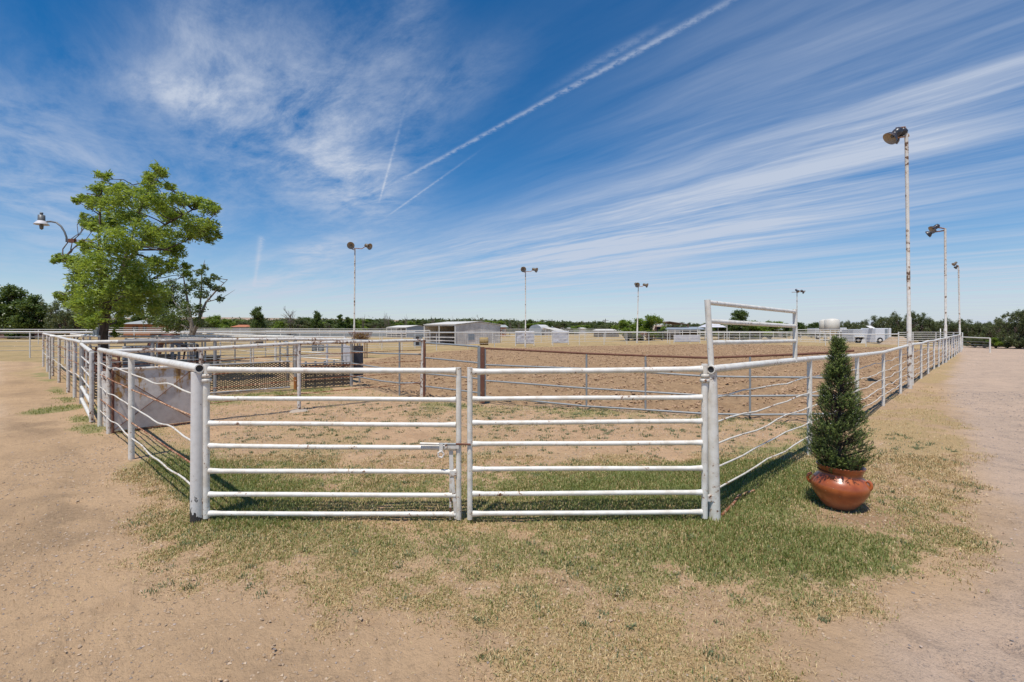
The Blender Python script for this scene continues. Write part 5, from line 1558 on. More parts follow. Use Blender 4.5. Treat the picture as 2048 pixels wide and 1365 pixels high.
mq = [(1712, 72, 640, .8, 'mesquite with spiky top behind the box trailers, left'), (1752, 66, 632, .65, 'mesquite tree right behind the box trailer roof'), (1782, 62, 633, .65, 'mesquite tree between the trailers and the nearest floodlight pole'),
      (1812, 56, 620, .62, 'large mesquite tree directly behind the nearest floodlight pole'), (1843, 54, 627, .62, 'large mesquite tree right of the nearest floodlight pole'), (1870, 58, 642, .9, 'low mesquite left of the second floodlight pole'),
      (1902, 52, 634, .62, 'mesquite tree between the second and third floodlight poles'), (1928, 50, 640, .72, 'mesquite tree right of the third floodlight pole'), (1955, 50, 646, .9, 'low mesquite above the single rail gate'),
      (1985, 47, 640, .75, 'mesquite tree beyond the end post of the single rail gate'), (2012, 44, 638, .7, 'mesquite tree in front of the big tree at the right edge'), (2040, 40, 620, .62, 'big dark mesquite at the right picture edge'), (2075, 40, 615, .6, 'mesquite just outside the right picture edge')]
for k, (px, Y_, top, w, lab) in enumerate(mq):
    place('mesq', k % 3, px, Y_, htop(top, Y_), lab, width=w)
for k, (px, Y_) in enumerate(((1840, 62), (1870, 66), (1900, 60), (1930, 60), (1962, 58), (1990, 55), (2020, 52), (2050, 50), (1800, 68), (1770, 70), (1735, 74))):
    place('round' if k % 2 else 'mesq', k % 3, px, Y_, htop(655, Y_), 'low dark scrub in the thicket behind the drive', group='scrub thicket behind the drive', width=1.5)
place('bushy', 1, 1992, 41, 1.0, 'small yellow green bush right of the rail gate end post', width=1.3)
for k, px in enumerate((1950, 1968, 2015, 2036)):
    place('mesq', k % 3, px, 43 - k, .9, 'low dry scrub at the edge of the drive', group='low scrub at the edge of the drive', width=1.4)

def wood(name, label, px0, px1, Y0, Y1, topf, n, leafm, seed, L, W):
    r_ = np.random.default_rng(seed); C = []; Rr = []
    for k in range(n):
        px = r_.uniform(px0, px1); Y_ = r_.uniform(Y0, Y1); zt = ZA(topf(px) + r_.uniform(-1.5, 4), Y_)
        x = XY(px, Y_)[0]; h = max(zt, .8); rad = h * .30
        for z in (h * .25, h * .72): C.append((x + r_.normal(0, .3), Y_, z)); Rr.append(rad)
    V, F_, tn = leaf_cloud(np.array(C), Rr, [max(60, int(150 * x ** 1.0)) for x in Rr], L, W, seed, clump=.4)
    o = npmesh(name, V, F_, leafm, attrs={'tint': tn}); tag(o, label, 'trees', kind='stuff')
wood('far_wood', 'far low wood reading as one green band below the mesa', 100, 1250, 165, 210, lambda p: 640.5 + max(0, (p - 950) * .022), 620, LEAF_OLIVE, 3, .85, .55)
wood('far_thicket', 'distant scrub band at the right behind the pens and drive', 1330, 2150, 95, 120, lambda p: 650.5, 300, LEAF_MESQ, 4, .5, .22)

# ------------------------------------------------------------------ buildings and far things
def poly_building(name, label, cat='building'):
    pass
def shed(label, C0, dl, dr, zl_, zpk, bays, wall, open_len, group=None):
    """corner nearest the viewer C0; open front runs along dl, gable end along dr"""
    root = empty('loafing_shed', (*C0, 0), label, 'shed')
    off = (*C0, 0)
    C0 = Vector((*C0, 0)); L = C0 + Vector((*dl, 0)); Rr_ = C0 + Vector((*dr, 0)); B = L + Vector((*dr, 0))
    Z = lambda v, z: (v.x, v.y, z)
    pk0 = C0.lerp(Rr_, .5); pk1 = L.lerp(B, .5)
    # gable walls (pentagons), back wall
    t = .06
    for a, b, p in ((C0, Rr_, pk0), (L, B, pk1)):
        mb = MB(); b0 = 0
        nrm = (Vector((*dl, 0))).normalized() * t
        for o_ in (Vector((0, 0, 0)), nrm):
            for v, z in ((a, 0), (b, 0), (b, zl_), (p, zpk), (a, zl_)): mb.v.append(Z(v + o_ * (1 if a is C0 else -1), z))
        mb.face([b0 + k for k in range(5)]); mb.face([b0 + 5 + k for k in range(5)][::-1])
        for k in range(5): mb.face((b0 + k, b0 + (k + 1) % 5, b0 + 5 + (k + 1) % 5, b0 + 5 + k))
        mb.build('wall', wall, root, off)
    MB().slab(Z(Rr_, 0), Z(B, 0), Z(B, zl_), Z(Rr_, zl_), t).build('wall', SHED_IN, root, off)
    inn_ = Vector((*dr, 0)) * .8; s_ = Vector((*dl, 0)).normalized() * .1
    MB().slab(Z(C0 + inn_ + s_, 0), Z(L + inn_ - s_, 0), Z(L + inn_ - s_, zl_), Z(C0 + inn_ + s_, zl_), t).build('inner_wall', SHED_IN, root, off)
    ov = Vector((*dl, 0)).normalized() * .1; ovr = Vector((*dr, 0)).normalized() * .12
    rf = MB().slab(Z(C0 - ov - ovr, zl_ + .02), Z(pk0 - ov, zpk + .05), Z(pk1 + ov, zpk + .05), Z(L + ov - ovr, zl_ + .02), -.05)
    rf.slab(Z(pk0 - ov, zpk + .05), Z(Rr_ - ov + ovr, zl_ + .02), Z(B + ov + ovr, zl_ + .02), Z(pk1 + ov, zpk + .05), -.05)
    rf.build('roof', ROOF, root, off)
    for k in range(bays + 1):
        p = (C0 - ovr * .2).lerp(L - ovr * .2, k / bays)
        MB().tube([Z(p, 0), Z(p, zl_)], .06, 6).build('post', WHITE_FAR, root, off)
    MB().bar(Z(C0 - ovr * .3, zl_ - .05), Z(L - ovr * .3, zl_ - .05), .05, .12).build('fascia', ROOF, root, off)
    for z in (.35, .7):
        MB().bar(Z(C0 - ovr * .1, z), Z(L - ovr * .1, z), .03, .1).build('kick_rail', SHED_WALL, root, off)
    # door in the gable end
    d0_ = C0.lerp(Rr_, .33) - ov * .05; d1_ = C0.lerp(Rr_, .43) - ov * .05
    return root, off, C0, Rr_, Z
root, off, C0v, Rv, Zf = shed('large pale loafing shed with open brown front beyond the arena', (-5.8, 51.2), (-3.83, 3.83), (4.52, 4.52), 2.0, 2.30, 2, SHED_WALL, 1)
d0_ = C0v.lerp(Rv, .27); d1_ = C0v.lerp(Rv, .40); n_ = Vector((.707, -.707, 0)) * .03
MB().slab(Zf(d0_ + n_, .42), Zf(d1_ + n_, .42), Zf(d1_ + n_, 1.05), Zf(d0_ + n_, 1.05), .02).build('hatch', SHED_BLUE, root, off)
shed('small pale loafing shed farther off, left of the large one', (-18.6, 88), (-4.6, 4.6), (3.5, 3.5), 1.75, 2.1, 4, SHED_BLUE, 1)
# round bale by the shed
bx2, by2 = XY(968, 49)
root = empty('hay_bale', (bx2, by2, 0), 'large round hay bale before the gable end of the big shed', 'hay bale')
MB().lathe([(0.001, -.42), (.33, -.42), (.38, -.36), (.38, .36), (.33, .42), (0.001, .42)], 20, Matrix.Translation((bx2, by2, .38)) @ Matrix.Rotation(R(90), 4, 'Y')).build('bale', HAY, root, (bx2, by2, 0))
# arched barn
def barn(label, px0, px1, px2, Y_, ytop, ymid, yeave):
    root = empty('arched_barn', (*XY(px0, Y_), 0), label, 'barn'); off = (*XY(px0, Y_), 0)
    a = Vector((*XY(px0, Y_), 0)); b = Vector((*XY(px1, Y_), 0)); dep = Vector((*XY(px2, Y_ + 10), 0)) - b
    w = (b - a).length; z1 = ZA(ytop, Y_); z0 = z1 - 1.2
    prof = [(0, 0), (0, z0)] + [(w * (0.5 - .5 * math.cos(math.pi * k / 10)), z0 + (z1 - z0) * math.sin(math.pi * k / 10)) for k in range(1, 10)] + [(w, z0), (w, 0)]
    n = len(prof); mb = MB(); mr = MB(); d = (b - a).normalized()
    pts = [(a + d * p[0], p[1]) for p in prof]
    b0 = 0
    for o_ in (Vector((0, 0, 0)), dep):
        for v, z in pts: mb.v.append((v.x + o_.x, v.y + o_.y, z))
    mb.face(list(range(n))); mb.face(list(range(n, 2 * n))[::-1]); mb.face((0, n, n + 1, 1)); mb.face((n - 2, 2 * n - 2, 2 * n - 1, n - 1)); mb.build('wall', SHED_BLUE, root, off)
    for o_ in (Vector((0, 0, 0)), dep):
        for v, z in pts: mr.v.append((v.x + o_.x, v.y + o_.y, z + .04))
    for k in range(n - 1): mr.face((k, k + 1, n + k + 1, n + k))
    mr.build('roof', WHITE_FAR, root, off)
    # lean-to on the right side
    e = b + dep * .1; f = b + dep * .95; o2_ = Vector((3.6, 0.5, 0))
    MB().slab((e.x, e.y, z0 + .6), ((e + o2_).x, (e + o2_).y, z0 - .35), ((f + o2_).x, (f + o2_).y, z0 - .35), (f.x, f.y, z0 + .6), .06).build('lean_to_roof', ROOF, root, off)
    MB().box(((e + o2_ * .5).x, (e + o2_ * .5).y + .5, (z0 - .4) / 2), (3.4, .1, z0 - .4)).build('lean_to_wall', SHED_WALL, root, off)
barn('pale blue and white arched barn behind the far fence', 1058, 1083, 1108, 118, 650, 655, 660)

def house(label, px0, px1, Y_, yeave, yridge, wall, roofm, depth=8, windows=(), hip=.12):
    a = XY(px0, Y_); b = XY(px1, Y_)
    root = empty('ranch_house', (*a, 0), label, 'house'); off = (*a, 0)
    ze = ZA(yeave, Y_); zr_ = ZA(yridge, Y_)
    MB().prism([a, b, (b[0], b[1] + depth), (a[0], a[1] + depth)], 0, ze).build('wall', wall, root, off)
    ov = .5; w = b[0] - a[0]
    P = [(a[0] - ov, a[1] - ov, ze + .003), (b[0] + ov, b[1] - ov, ze + .003), (b[0] + ov, b[1] + depth + ov, ze + .003), (a[0] - ov, a[1] + depth + ov, ze + .003), (a[0] + w * hip, a[1] + depth / 2, zr_), (b[0] - w * hip, b[1] + depth / 2, zr_)]
    mb = MB(); mb.v = P
    for f in ((0, 1, 5, 4), (1, 2, 5), (2, 3, 4, 5), (3, 0, 4), (3, 2, 1, 0)): mb.face(f)
    mb.build('roof', roofm, root, off)
    for (u, ww) in windows:
        x = a[0] + w * u
        fr_ = MB().box((x, a[1] - .03, ze * .62), (ww, .06, ze * .36)).build('window', GLASS, root, off)
        MB().box((x - off[0], a[1] - .05 - off[1], ze * .62), (.06, .08, ze * .36)).build('mullion', WHITE_FAR, fr_)
    return root
house('orange brick ranch house with pale grey roof behind the left trees', 247, 300, 88, 648.5, 640, BRICK, SHINGLE, windows=((.45, 1.0), (.8, .6)))
house('long dark red brick house at the far left edge', -60, 36, 84, 644.5, 642, BRICK_RED, SHINGLE, windows=((.7, 1.0), (.9, 1.0)), hip=.02)
house('tiny shed with orange tiled roof in the far tree line', 466, 490, 112, 654.5, 650, SHED_BLUE, TERRA_TILE, depth=4)
house('small farm building with grey roof and red stripe behind the pens', 1543, 1567, 90, 660, 654.5, WHITE_FAR, SHINGLE, depth=5)
# long low sheds on the far left under the trees
def low_wall(label, px0, px1, Y_, z, mat, name='block_wall'):
    a = XY(px0, Y_); b = XY(px1, Y_)
    root = empty(name, (*a, 0), label, 'wall')
    MB().prism([a, b, (b[0], b[1] + .25), (a[0], a[1] + .25)], 0, z).build('wall', mat, root, (*a, 0))
    MB().prism([(a[0], a[1] - .05), (b[0], b[1] - .05), (b[0], b[1] + .3), (a[0], a[1] + .3)], z + .003, z + .12).build('coping', SHINGLE, root, (*a, 0))
low_wall('long low brick coloured wall behind the left field fences', -200, 230, 92, 1.35, BRICK_RED)
low_wall('long grey metal fence panel wall under the far tree line', 300, 850, 100, 1.15, BOX_GREY, 'metal_wall')
house('low pale farm building between the barn and the bright green trees', 1196, 1238, 96, 662.0, 659.0, SHED_IN, ROOF, depth=5, windows=((.3, 1.0), (.7, 1.0)), hip=.02)
house('tiny grey roofed house just right of the large loafing shed', 1001, 1012, 100, 655, 650, BRICK, SHINGLE, depth=5, windows=((.5, .5),))
house('long white farm shed low in the gap right of the arched barn', 1085, 1170, 140, 657.5, 655.5, WHITE_FAR, ROOF, depth=6, windows=((.2, 1.2), (.6, 1.2), (.8, 1.2)), hip=.01)
# canopy
def canopy():
    Y_ = 74
    a = Vector((*XY(1312, Y_), 0)); b = Vector((*XY(1376, Y_), 0))
    root = empty('open_canopy', tuple(a), 'open rusty canopy roof on posts right of the bright green trees', 'canopy'); off = tuple(a)
    zt = ZA(643, Y_); ze = ZA(648.5, Y_); pk = a.lerp(b, .42); dep = Vector((0, 7, 0))
    MB().slab((a.x, a.y, ze), (pk.x, pk.y, zt), (pk.x, pk.y + 7, zt), (a.x, a.y + 7, ze), .08).slab((pk.x, pk.y, zt), (b.x, b.y, ze), (b.x, b.y + 7, ze), (pk.x, pk.y + 7, zt), .08).build('roof', CANOPY, root, off)
    for p in (a, b, a + dep, b + dep):
        MB().tube([(p.x, p.y, 0), (p.x, p.y, ze)], .07, 6).build('post', RUST_PIPE, root, off)
    c = a.lerp(b, .2)
    MB().box((c.x + 1.6, c.y + 3.5, .95), (3.4, .2, 1.9)).build('back_panel', DARKMETAL, root, off)
canopy()
def long_low_shed():
    Y_ = 72
    a = XY(1335, Y_); b = XY(1410, Y_)
    root = empty('lean_to_shed', (*a, 0), 'long low lean-to shed with blue grey roof behind the banner panel', 'shed'); off = (*a, 0)
    ze = ZA(659, Y_)
    MB().slab((a[0], a[1] + 3, 0), (b[0], b[1] + 3, 0), (b[0], b[1] + 3, ze + .2), (a[0], a[1] + 3, ze + .2), .05).build('wall', SHED_IN, root, off)
    MB().slab((a[0] - .2, a[1] - .1, ze), (b[0] + .2, b[1] - .1, ze), (b[0] + .2, b[1] + 3.2, ze + .35), (a[0] - .2, a[1] + 3.2, ze + .35), .05).build('roof', SHED_BLUE, root, off)
    for k in range(6):
        x, y = lerp(a, b, k / 5); MB().tube([(x, y, 0), (x, y, ze)], .05, 6).build('post', WHITE_FAR, root, off)
long_low_shed()
def tent(px, Y_, w, ytop, yeave, label):
    x, y = XY(px, Y_); zt = ZA(ytop, Y_); ze = ZA(yeave, Y_)
    root = empty('white_canopy', (x, y, 0), label, 'canopy')
    mb = MB(); mb.v = [(x - w, y - w, ze), (x + w, y - w, ze), (x + w, y + w, ze), (x - w, y + w, ze), (x - w * .25, y, zt), (x + w * .25, y, zt)]
    for f in ((0, 1, 5, 4), (1, 2, 5), (2, 3, 4, 5), (3, 0, 4), (3, 2, 1, 0)): mb.face(f)
    mb.build('cover', SHEET_WHITE, root, (x, y, 0))
    for sx_ in (-1, 1):
        for sy in (-1, 1): MB().tube([(x + sx_ * w * .97, y + sy * w * .97, 0), (x + sx_ * w * .97, y + sy * w * .97, ze)], .04, 6).build('leg', WHITE_FAR, root, (x, y, 0))
tent(1424, 70, 1.5, 645.5, 655, 'white shade canopy seen behind the raised frame upright')
# high frame over pens
a = XY(1417, 60); b = XY(1454, 60)
root = empty('entry_frame', (*a, 0), 'tall thin white gateway frame rising above the close set pen fence', 'frame')
MB().tube([(*a, 0), (*a, ZA(651, 60)), (*b, ZA(651, 60)), (*b, 0)], .04, 6).build('frame_pipe', WHITE_FAR, root, (*a, 0))

# water tanks on stands
def tank(px, Y_, rpx, ytop, ybot, label, cone=True):
    x, y = XY(px, Y_); r = rpx * Y_ / 1000; zt = ZA(ytop, Y_); zb = ZA(ybot, Y_)
    root = empty('water_tank', (x, y, 0), label, 'tank'); off = (x, y, 0)
    MB().lathe([(0.001, zt + .18), (r * .4, zt + .15), (r * .85, zt + .05), (r, zt - .05), (r, zb), (r * .6, zb - .5), (r * .2, zb - .9), (0.001, zb - .95)], 26, Matrix.Translation((x, y, 0))).build('tank_shell', WHITE_POLY, root, off)
    for k in range(4):
        a_ = math.pi / 4 + k * math.pi / 2
        MB().tube([(x + r * .95 * math.cos(a_), y + r * .95 * math.sin(a_), 0), (x + r * .95 * math.cos(a_), y + r * .95 * math.sin(a_), zb)], .05, 6).build('leg', WHITE_FAR, root, off)
    MB().lathe([(r * 1.01, zb + .02), (r * 1.03, zb - .05), (r * 1.01, zb - .1)], 26, Matrix.Translation((x, y, 0))).build('ring', GREY_PIPE, root, off)
tank(1651, 67, 11, 641.5, 657, 'white water tank on legs, left one of the two')
tank(1664, 65, 13.5, 640, 658, 'white water tank on legs, right one of the two')

def trailer(px0, px1, Y_, ytop, ybot, mat, label, side=True, name='box_trailer', depth=2.0, yaw=0.0, wheel_px=None, door=True):
    a = XY(px0, Y_); b = XY(px1, Y_)
    w = b[0] - a[0]; zt = ZA(ytop, Y_); zb = ZA(ybot, Y_)
    root = empty(name, (*a, 0), label, 'trailer'); off = (*a, 0)
    o = MB().box(((a[0] + b[0]) / 2, a[1] + depth / 2, (zt + zb) / 2), (w, depth, zt - zb)).build('body', mat, root, off)
    bv = o.modifiers.new('bevel', 'BEVEL'); bv.width = .05; bv.segments = 2
    if door:
        dr_ = MB().box((a[0] + w * .75, a[1] - .012, (zt + zb) / 2), (w * .18, .03, (zt - zb) * .8)).build('side_door', TRAILER_GREY, root, off)
    MB().box(((a[0] + b[0]) / 2, a[1] - .01, zb + .12), (w * .96, .025, .12)).build('trim_strip', GALV, root, off)
    for px in (wheel_px or (px0 + (px1 - px0) * .3,)):
        x = XY(px, Y_)[0]
        wl = MB().lathe([(.12, -.1), (.30, -.1), (.34, -.07), (.34, .07), (.30, .1), (.12, .1)], 20, Matrix.Translation((x, a[1] + .06, .34)) @ Matrix.Rotation(R(90), 4, 'X')).build('wheel', RUBBER, root, off)
        MB().lathe([(0.001, .10), (.17, .10), (.18, .06)], 16, Matrix.Translation((x - off[0], a[1] + .06 - off[1], .34)) @ Matrix.Rotation(R(90), 4, 'X')).build('rim', WHITE_FAR, wl)
    return root, off, a, b, zt, zb
root, off, a, b, zt, zb = trailer(1707, 1751, 55, 659, 684.5, TRAILER_GREY, 'long grey white box trailer with side door and paired wheels', wheel_px=(1716.5, 1726))
x0_ = XY(1712, 55)[0]
MB().box((x0_ + .6, a[1] - .12, .72), (1.5, .25, .07)).build('fender', WHITE_FAR, root, off)
root, off, a, b, zt, zb = trailer(1751.5, 1783, 53, 657, 686, TRAILER, 'bright white box trailer with roof vent right of the grey one', door=False, depth=2.3, wheel_px=(1760,))
MB().box((a[0] + 1.35, a[1] - .015, (zt + zb) / 2), (.03, .03, (zt - zb))).build('corner_trim', GREY_PIPE, root, off)
MB().box((a[0] + 1.1, a[1] - .014, (zt + zb) / 2), (.28, .03, (zt - zb) * .92)).build('end_panel', SHED_BLUE, root, off)
MB().slab((a[0] - .3, a[1] + .4, zt + .02), (a[0] + .25, a[1] + .4, zt + .02), (a[0] + .1, a[1] + .9, zt + .28), (a[0] - .4, a[1] + .9, zt + .28), .04).build('roof_vent', WHITE_FAR, root, off)
root, off, a, b, zt, zb = trailer(1673, 1694, 68, 656, 667, TRAILER, 'white trailer with purple emblem beside the water tanks', wheel_px=(1680,), door=False)
MB().lathe([(0.001, .0), (.16, .0), (.17, -.02)], 12, Matrix.Translation((a[0] + .95, a[1] - .012, (zt + zb) / 2 + .05)) @ Matrix.Rotation(R(90), 4, 'X')).build('emblem', PURPLE, root, off)
root, off, a, b, zt, zb = trailer(1630, 1646, 74, 657, 668, TRAILER_GREY, 'pale grey trailer half hidden left of the tanks', wheel_px=(1636,), door=False)
# flatbed fender triangle
x, y = XY(1727, 50)
o = MB().slab((x - .25, y, .55), (x + .25, y, .55), (x + .15, y, .95), (x - .05, y, .95), .05).build('trailer_jack_plate', WHITE_FAR)
tag(o, 'small white triangular plate standing at the grey trailer wheels', 'plate')
o.location.z = -.4

# dirt pile
x, y = XY(1795, 50)
n = 26; V = []; 
mbp = MB()
for iy in range(n + 1):
    for ix in range(n + 1):
        u = ix / n * 2 - 1; v = iy / n * 2 - 1
        rr = math.hypot(u, v)
        h = max(0, 1 - rr ** 1.5) * .85 * (0.8 + .5 * float(vnoise(u * 3, v * 3, 1.0, 3))) - .03
        mbp.v.append((x + u * 1.7, y + v * 1.3, h))
for iy in range(n):
    for ix in range(n):
        k = iy * (n + 1) + ix; mbp.face((k, k + 1, k + n + 2, k + n + 1), True)
o = mbp.build('sand_pile', PILE, None, (x, y, 0)); tag(o, 'heap of tan earth behind the far end of the arena', 'pile')

# utility poles
def upole(px, Y_, ytop, label, group='utility poles on the horizon'):
    x, y = XY(px, Y_); z = ZA(ytop, Y_)
    root = empty('utility_pole', (x, y, 0), label, 'utility pole', group)
    MB().tube([(x, y, 0), (x, y, z)], [.16, .12], 6).build('pole', WOOD, root, (x, y, 0))
    MB().bar((x - 1.1, y, z - .6), (x + 1.1, y, z - .6), .12, .14).build('crossarm', WOOD, root, (x, y, 0))
for px, yt in ((1067, 640), (1104, 639), (1166, 642), (1211, 638)):
    upole(px, 180, yt, 'wooden utility pole on the horizon near the arched barn')
a = Vector((*XY(1211, 180), ZA(641, 180))); b = Vector((*XY(1600, 95), ZA(602, 95)))
# ------------------------------------------------------------------ hills
def hills():
    r = np.random.default_rng(4)
    xs_ = np.linspace(-2600, 2600, 260); V = []; 
    rows_ = [(1500, 0.0), (1650, .35), (1800, .8), (1900, 1.0), (2300, 1.02), (2600, .9)]
    for yy, f in rows_:
        px = xs_ / yy * 1000 + 1024
        prof = np.interp(px, [-500, 200, 400, 600, 720, 900, 1150, 1300, 1500, 1800, 2600], [16, 19, 22, 20, 18, 15, 11, 7, 3, 1, 0])
        z = prof * yy / 1000 * f * (0.86 + .28 * fbm(xs_, xs_ * 0 + yy * .2, 220, 5)) + (fbm(xs_, xs_ * 0 + yy, 60, 8) - .5) * 5 * f
        for x, zz in zip(xs_, z): V.append((x, yy, max(zz, 0) - .5))
    n = len(xs_); i_ = np.arange(len(rows_) * n).reshape(len(rows_), n)
    F_ = np.stack([i_[:-1, :-1], i_[:-1, 1:], i_[1:, 1:], i_[1:, :-1]], -1).reshape(-1, 4)
    m, t, p = newmat('tan_mesa')
    P = wpos(t); nz = t.noise(P, .012, 5, .7); nz2 = t.noise(P, .06, 4, .7)
    c = t.mix(t.ramp(nz, .35, .65), (.42, .29, .20), (.32, .24, .17))
    c = t.mix(t.m('MULTIPLY', t.ramp(nz2, .48, .62), .6), c, (.20, .19, .13))
    t.link(c, p.inputs['Base Color']); p.inputs['Roughness'].default_value = 1
    o = npmesh('hills', V, F_, m, smooth=True); tag(o, 'low tan desert mesa on the horizon', 'hills', kind='structure')
hills()

# ------------------------------------------------------------------ potted spruce
potx, poty = 3.02, 4.62
root = empty('terracotta_pot', (potx, poty, 0), 'glazed terracotta pot standing on bare soil beside the right fence', 'pot')
off = (potx, poty, 0)
PT, tp, pp = newmat('glazed_terracotta')
_P = wpos(tp); _n = tp.noise(_P, 6, 4, .6); _n2 = tp.noise(_P, 60, 3, .6)
_c = tp.mix(tp.ramp(_n, .3, .7), (.47, .125, .034), (.29, .065, .020))
_c = tp.mix(tp.ramp(_n2, .70, .74), _c, (.45, .30, .16))
_sp = tp.n('ShaderNodeSeparateXYZ'); tp.link(_P, _sp.inputs[0])
_dz = tp.ramp(tp.m('ADD', _sp.outputs[2], tp.m('MULTIPLY', tp.m('SUBTRACT', _n, .5), .16)), .12, .0)
_c = tp.mix(tp.m('MULTIPLY', _dz, .7), _c, (.30, .19, .12))
tp.link(_c, pp.inputs['Base Color']); pp.inputs['Roughness'].default_value = .33
pp.inputs['Coat Weight'].default_value = .3; pp.inputs['Coat Roughness'].default_value = .12
bump(tp, pp, _n, .25, .01)
prof = [(.001, .0), (.135, .0), (.15, .01), (.185, .06), (.235, .12), (.268, .18), (.277, .225), (.268, .27), (.235, .31), (.205, .335), (.198, .355), (.205, .385), (.224, .415), (.230, .425), (.226, .435), (.212, .43), (.190, .395), (.185, .36), (.2, .33)]
prof = [(a_ * .86, b_ * .90) for a_, b_ in prof]
ob = MB().lathe(prof, 48, Matrix.Translation((potx, poty, 0)) @ Matrix.Rotation(R(2.5), 4, 'Y')).build('bowl', PT, root, off)
ss = ob.modifiers.new('sub', 'SUBSURF'); ss.levels = 1; ss.render_levels = 1
for sgn, ang in ((1, R(-42)), (-1, R(152))):
    cxh, cyh = potx + .262 * math.cos(ang), poty + .262 * math.sin(ang)
    hp = []
    for k in range(9):
        a_ = -math.pi / 2 + math.pi * k / 8
        rr = .212 + .036 * math.cos(a_)
        hp.append((potx + rr * math.cos(ang) , poty + rr * math.sin(ang), .24 + .042 * math.sin(a_)))
    MB().tube(hp, .014, 10).build('handle', PT, root, off)
MB().lathe([(.172, .34), (.12, .345), (0.001, .35)], 20, Matrix.Translation((potx, poty, 0))).build('soil', SOIL, root, off)
root = empty('dwarf_spruce', (potx, poty, .34), 'conical dwarf spruce growing in the terracotta pot', 'shrub')
off = (potx, poty, .34)
r = np.random.default_rng(12)
def crown_r(z):      # radius of the cone at height z above the soil
    return np.interp(z, [0, .08, .2, .34, .50, .66, .82, .95, 1.04, 1.12, 1.17], [.13, .20, .232, .222, .19, .148, .102, .068, .042, .022, .0])
NS = 3600
zz = r.uniform(0, 1, NS) ** 1.15 * 1.14 + .015
ang = r.uniform(0, 2 * math.pi, NS)
dep = 1 - r.uniform(0, 1, NS) ** 1.6 * .55
# shoots gather on a few dozen side branches, leaving dark gaps between them
NBR = 120
bz = r.uniform(0, 1, NBR) ** 1.1 * 1.14; ba = r.uniform(0, 2 * math.pi, NBR)
pick = r.integers(0, NBR, NS); loose = r.uniform(0, 1, NS) < .22
zz = np.where(loose, zz, np.clip(bz[pick] + r.normal(0, .030, NS), .005, 1.15)); ang = np.where(loose, ang, ba[pick] + r.normal(0, .20, NS) / (.35 + (1.2 - bz[pick])))
blen = r.uniform(.72, 1.28, NBR)
lump = np.where(loose, 1, blen[pick]) * (1 + .06 * np.sin(ang * 7 - zz * 23)) + r.normal(0, .05, NS)
rad = crown_r(zz) * dep * lump
S = np.stack([potx + rad * np.cos(ang), poty + rad * np.sin(ang), .335 + zz * 1.03], -1)
D = np.stack([np.cos(ang) * .62, np.sin(ang) * .62, np.full(NS, .85)], -1) + r.normal(0, .28, (NS, 3))
D /= np.linalg.norm(D, axis=1)[:, None]
SL = r.uniform(.035, .075, NS)
NN = 24
tt = np.tile(np.linspace(0, 1, NN), (NS, 1)) + r.normal(0, .02, (NS, NN))
base = S[:, None, :] + D[:, None, :] * (SL[:, None] * tt)[:, :, None]
nd = r.normal(0, 1, (NS, NN, 3)); nd -= D[:, None, :] * (nd * D[:, None, :]).sum(-1)[..., None]; nd /= np.linalg.norm(nd, axis=-1)[..., None]
nd = nd + D[:, None, :] * .75; nd /= np.linalg.norm(nd, axis=-1)[..., None]
nl = .015 * r.uniform(.7, 1.2, (NS, NN, 1))
sd_ = np.cross(nd, r.normal(0, 1, (NS, NN, 3))); sd_ /= np.linalg.norm(sd_, axis=-1)[..., None]
wv = .0023
V = np.stack([base - sd_ * wv, base + sd_ * wv, base + nd * nl], 2).reshape(-1, 3)
tint = (np.clip(r.normal(.20, .12, (NS, 1)), 0, 1) + .75 * (tt > .72) * (r.uniform(0, 1, (NS, 1)) < .55) * dep[:, None])
npmesh('foliage', V - np.array(off), np.arange(len(V)).reshape(-1, 3), NEEDLE, root, {'tint': np.repeat(np.clip(tint, 0, 1).ravel(), 3)})
mb = MB().tube([(potx, poty, .33), (potx, poty, 1.46)], [.022, .003], 8)
for k in range(0, NS, 5):
    mb.tube([(potx, poty, max(.38, S[k][2] - rad[k] * .5)), tuple(S[k]), tuple(S[k] + D[k] * SL[k])], [.0035, .0022, .001], 4)
mb.build('stem', BARK, root, off)

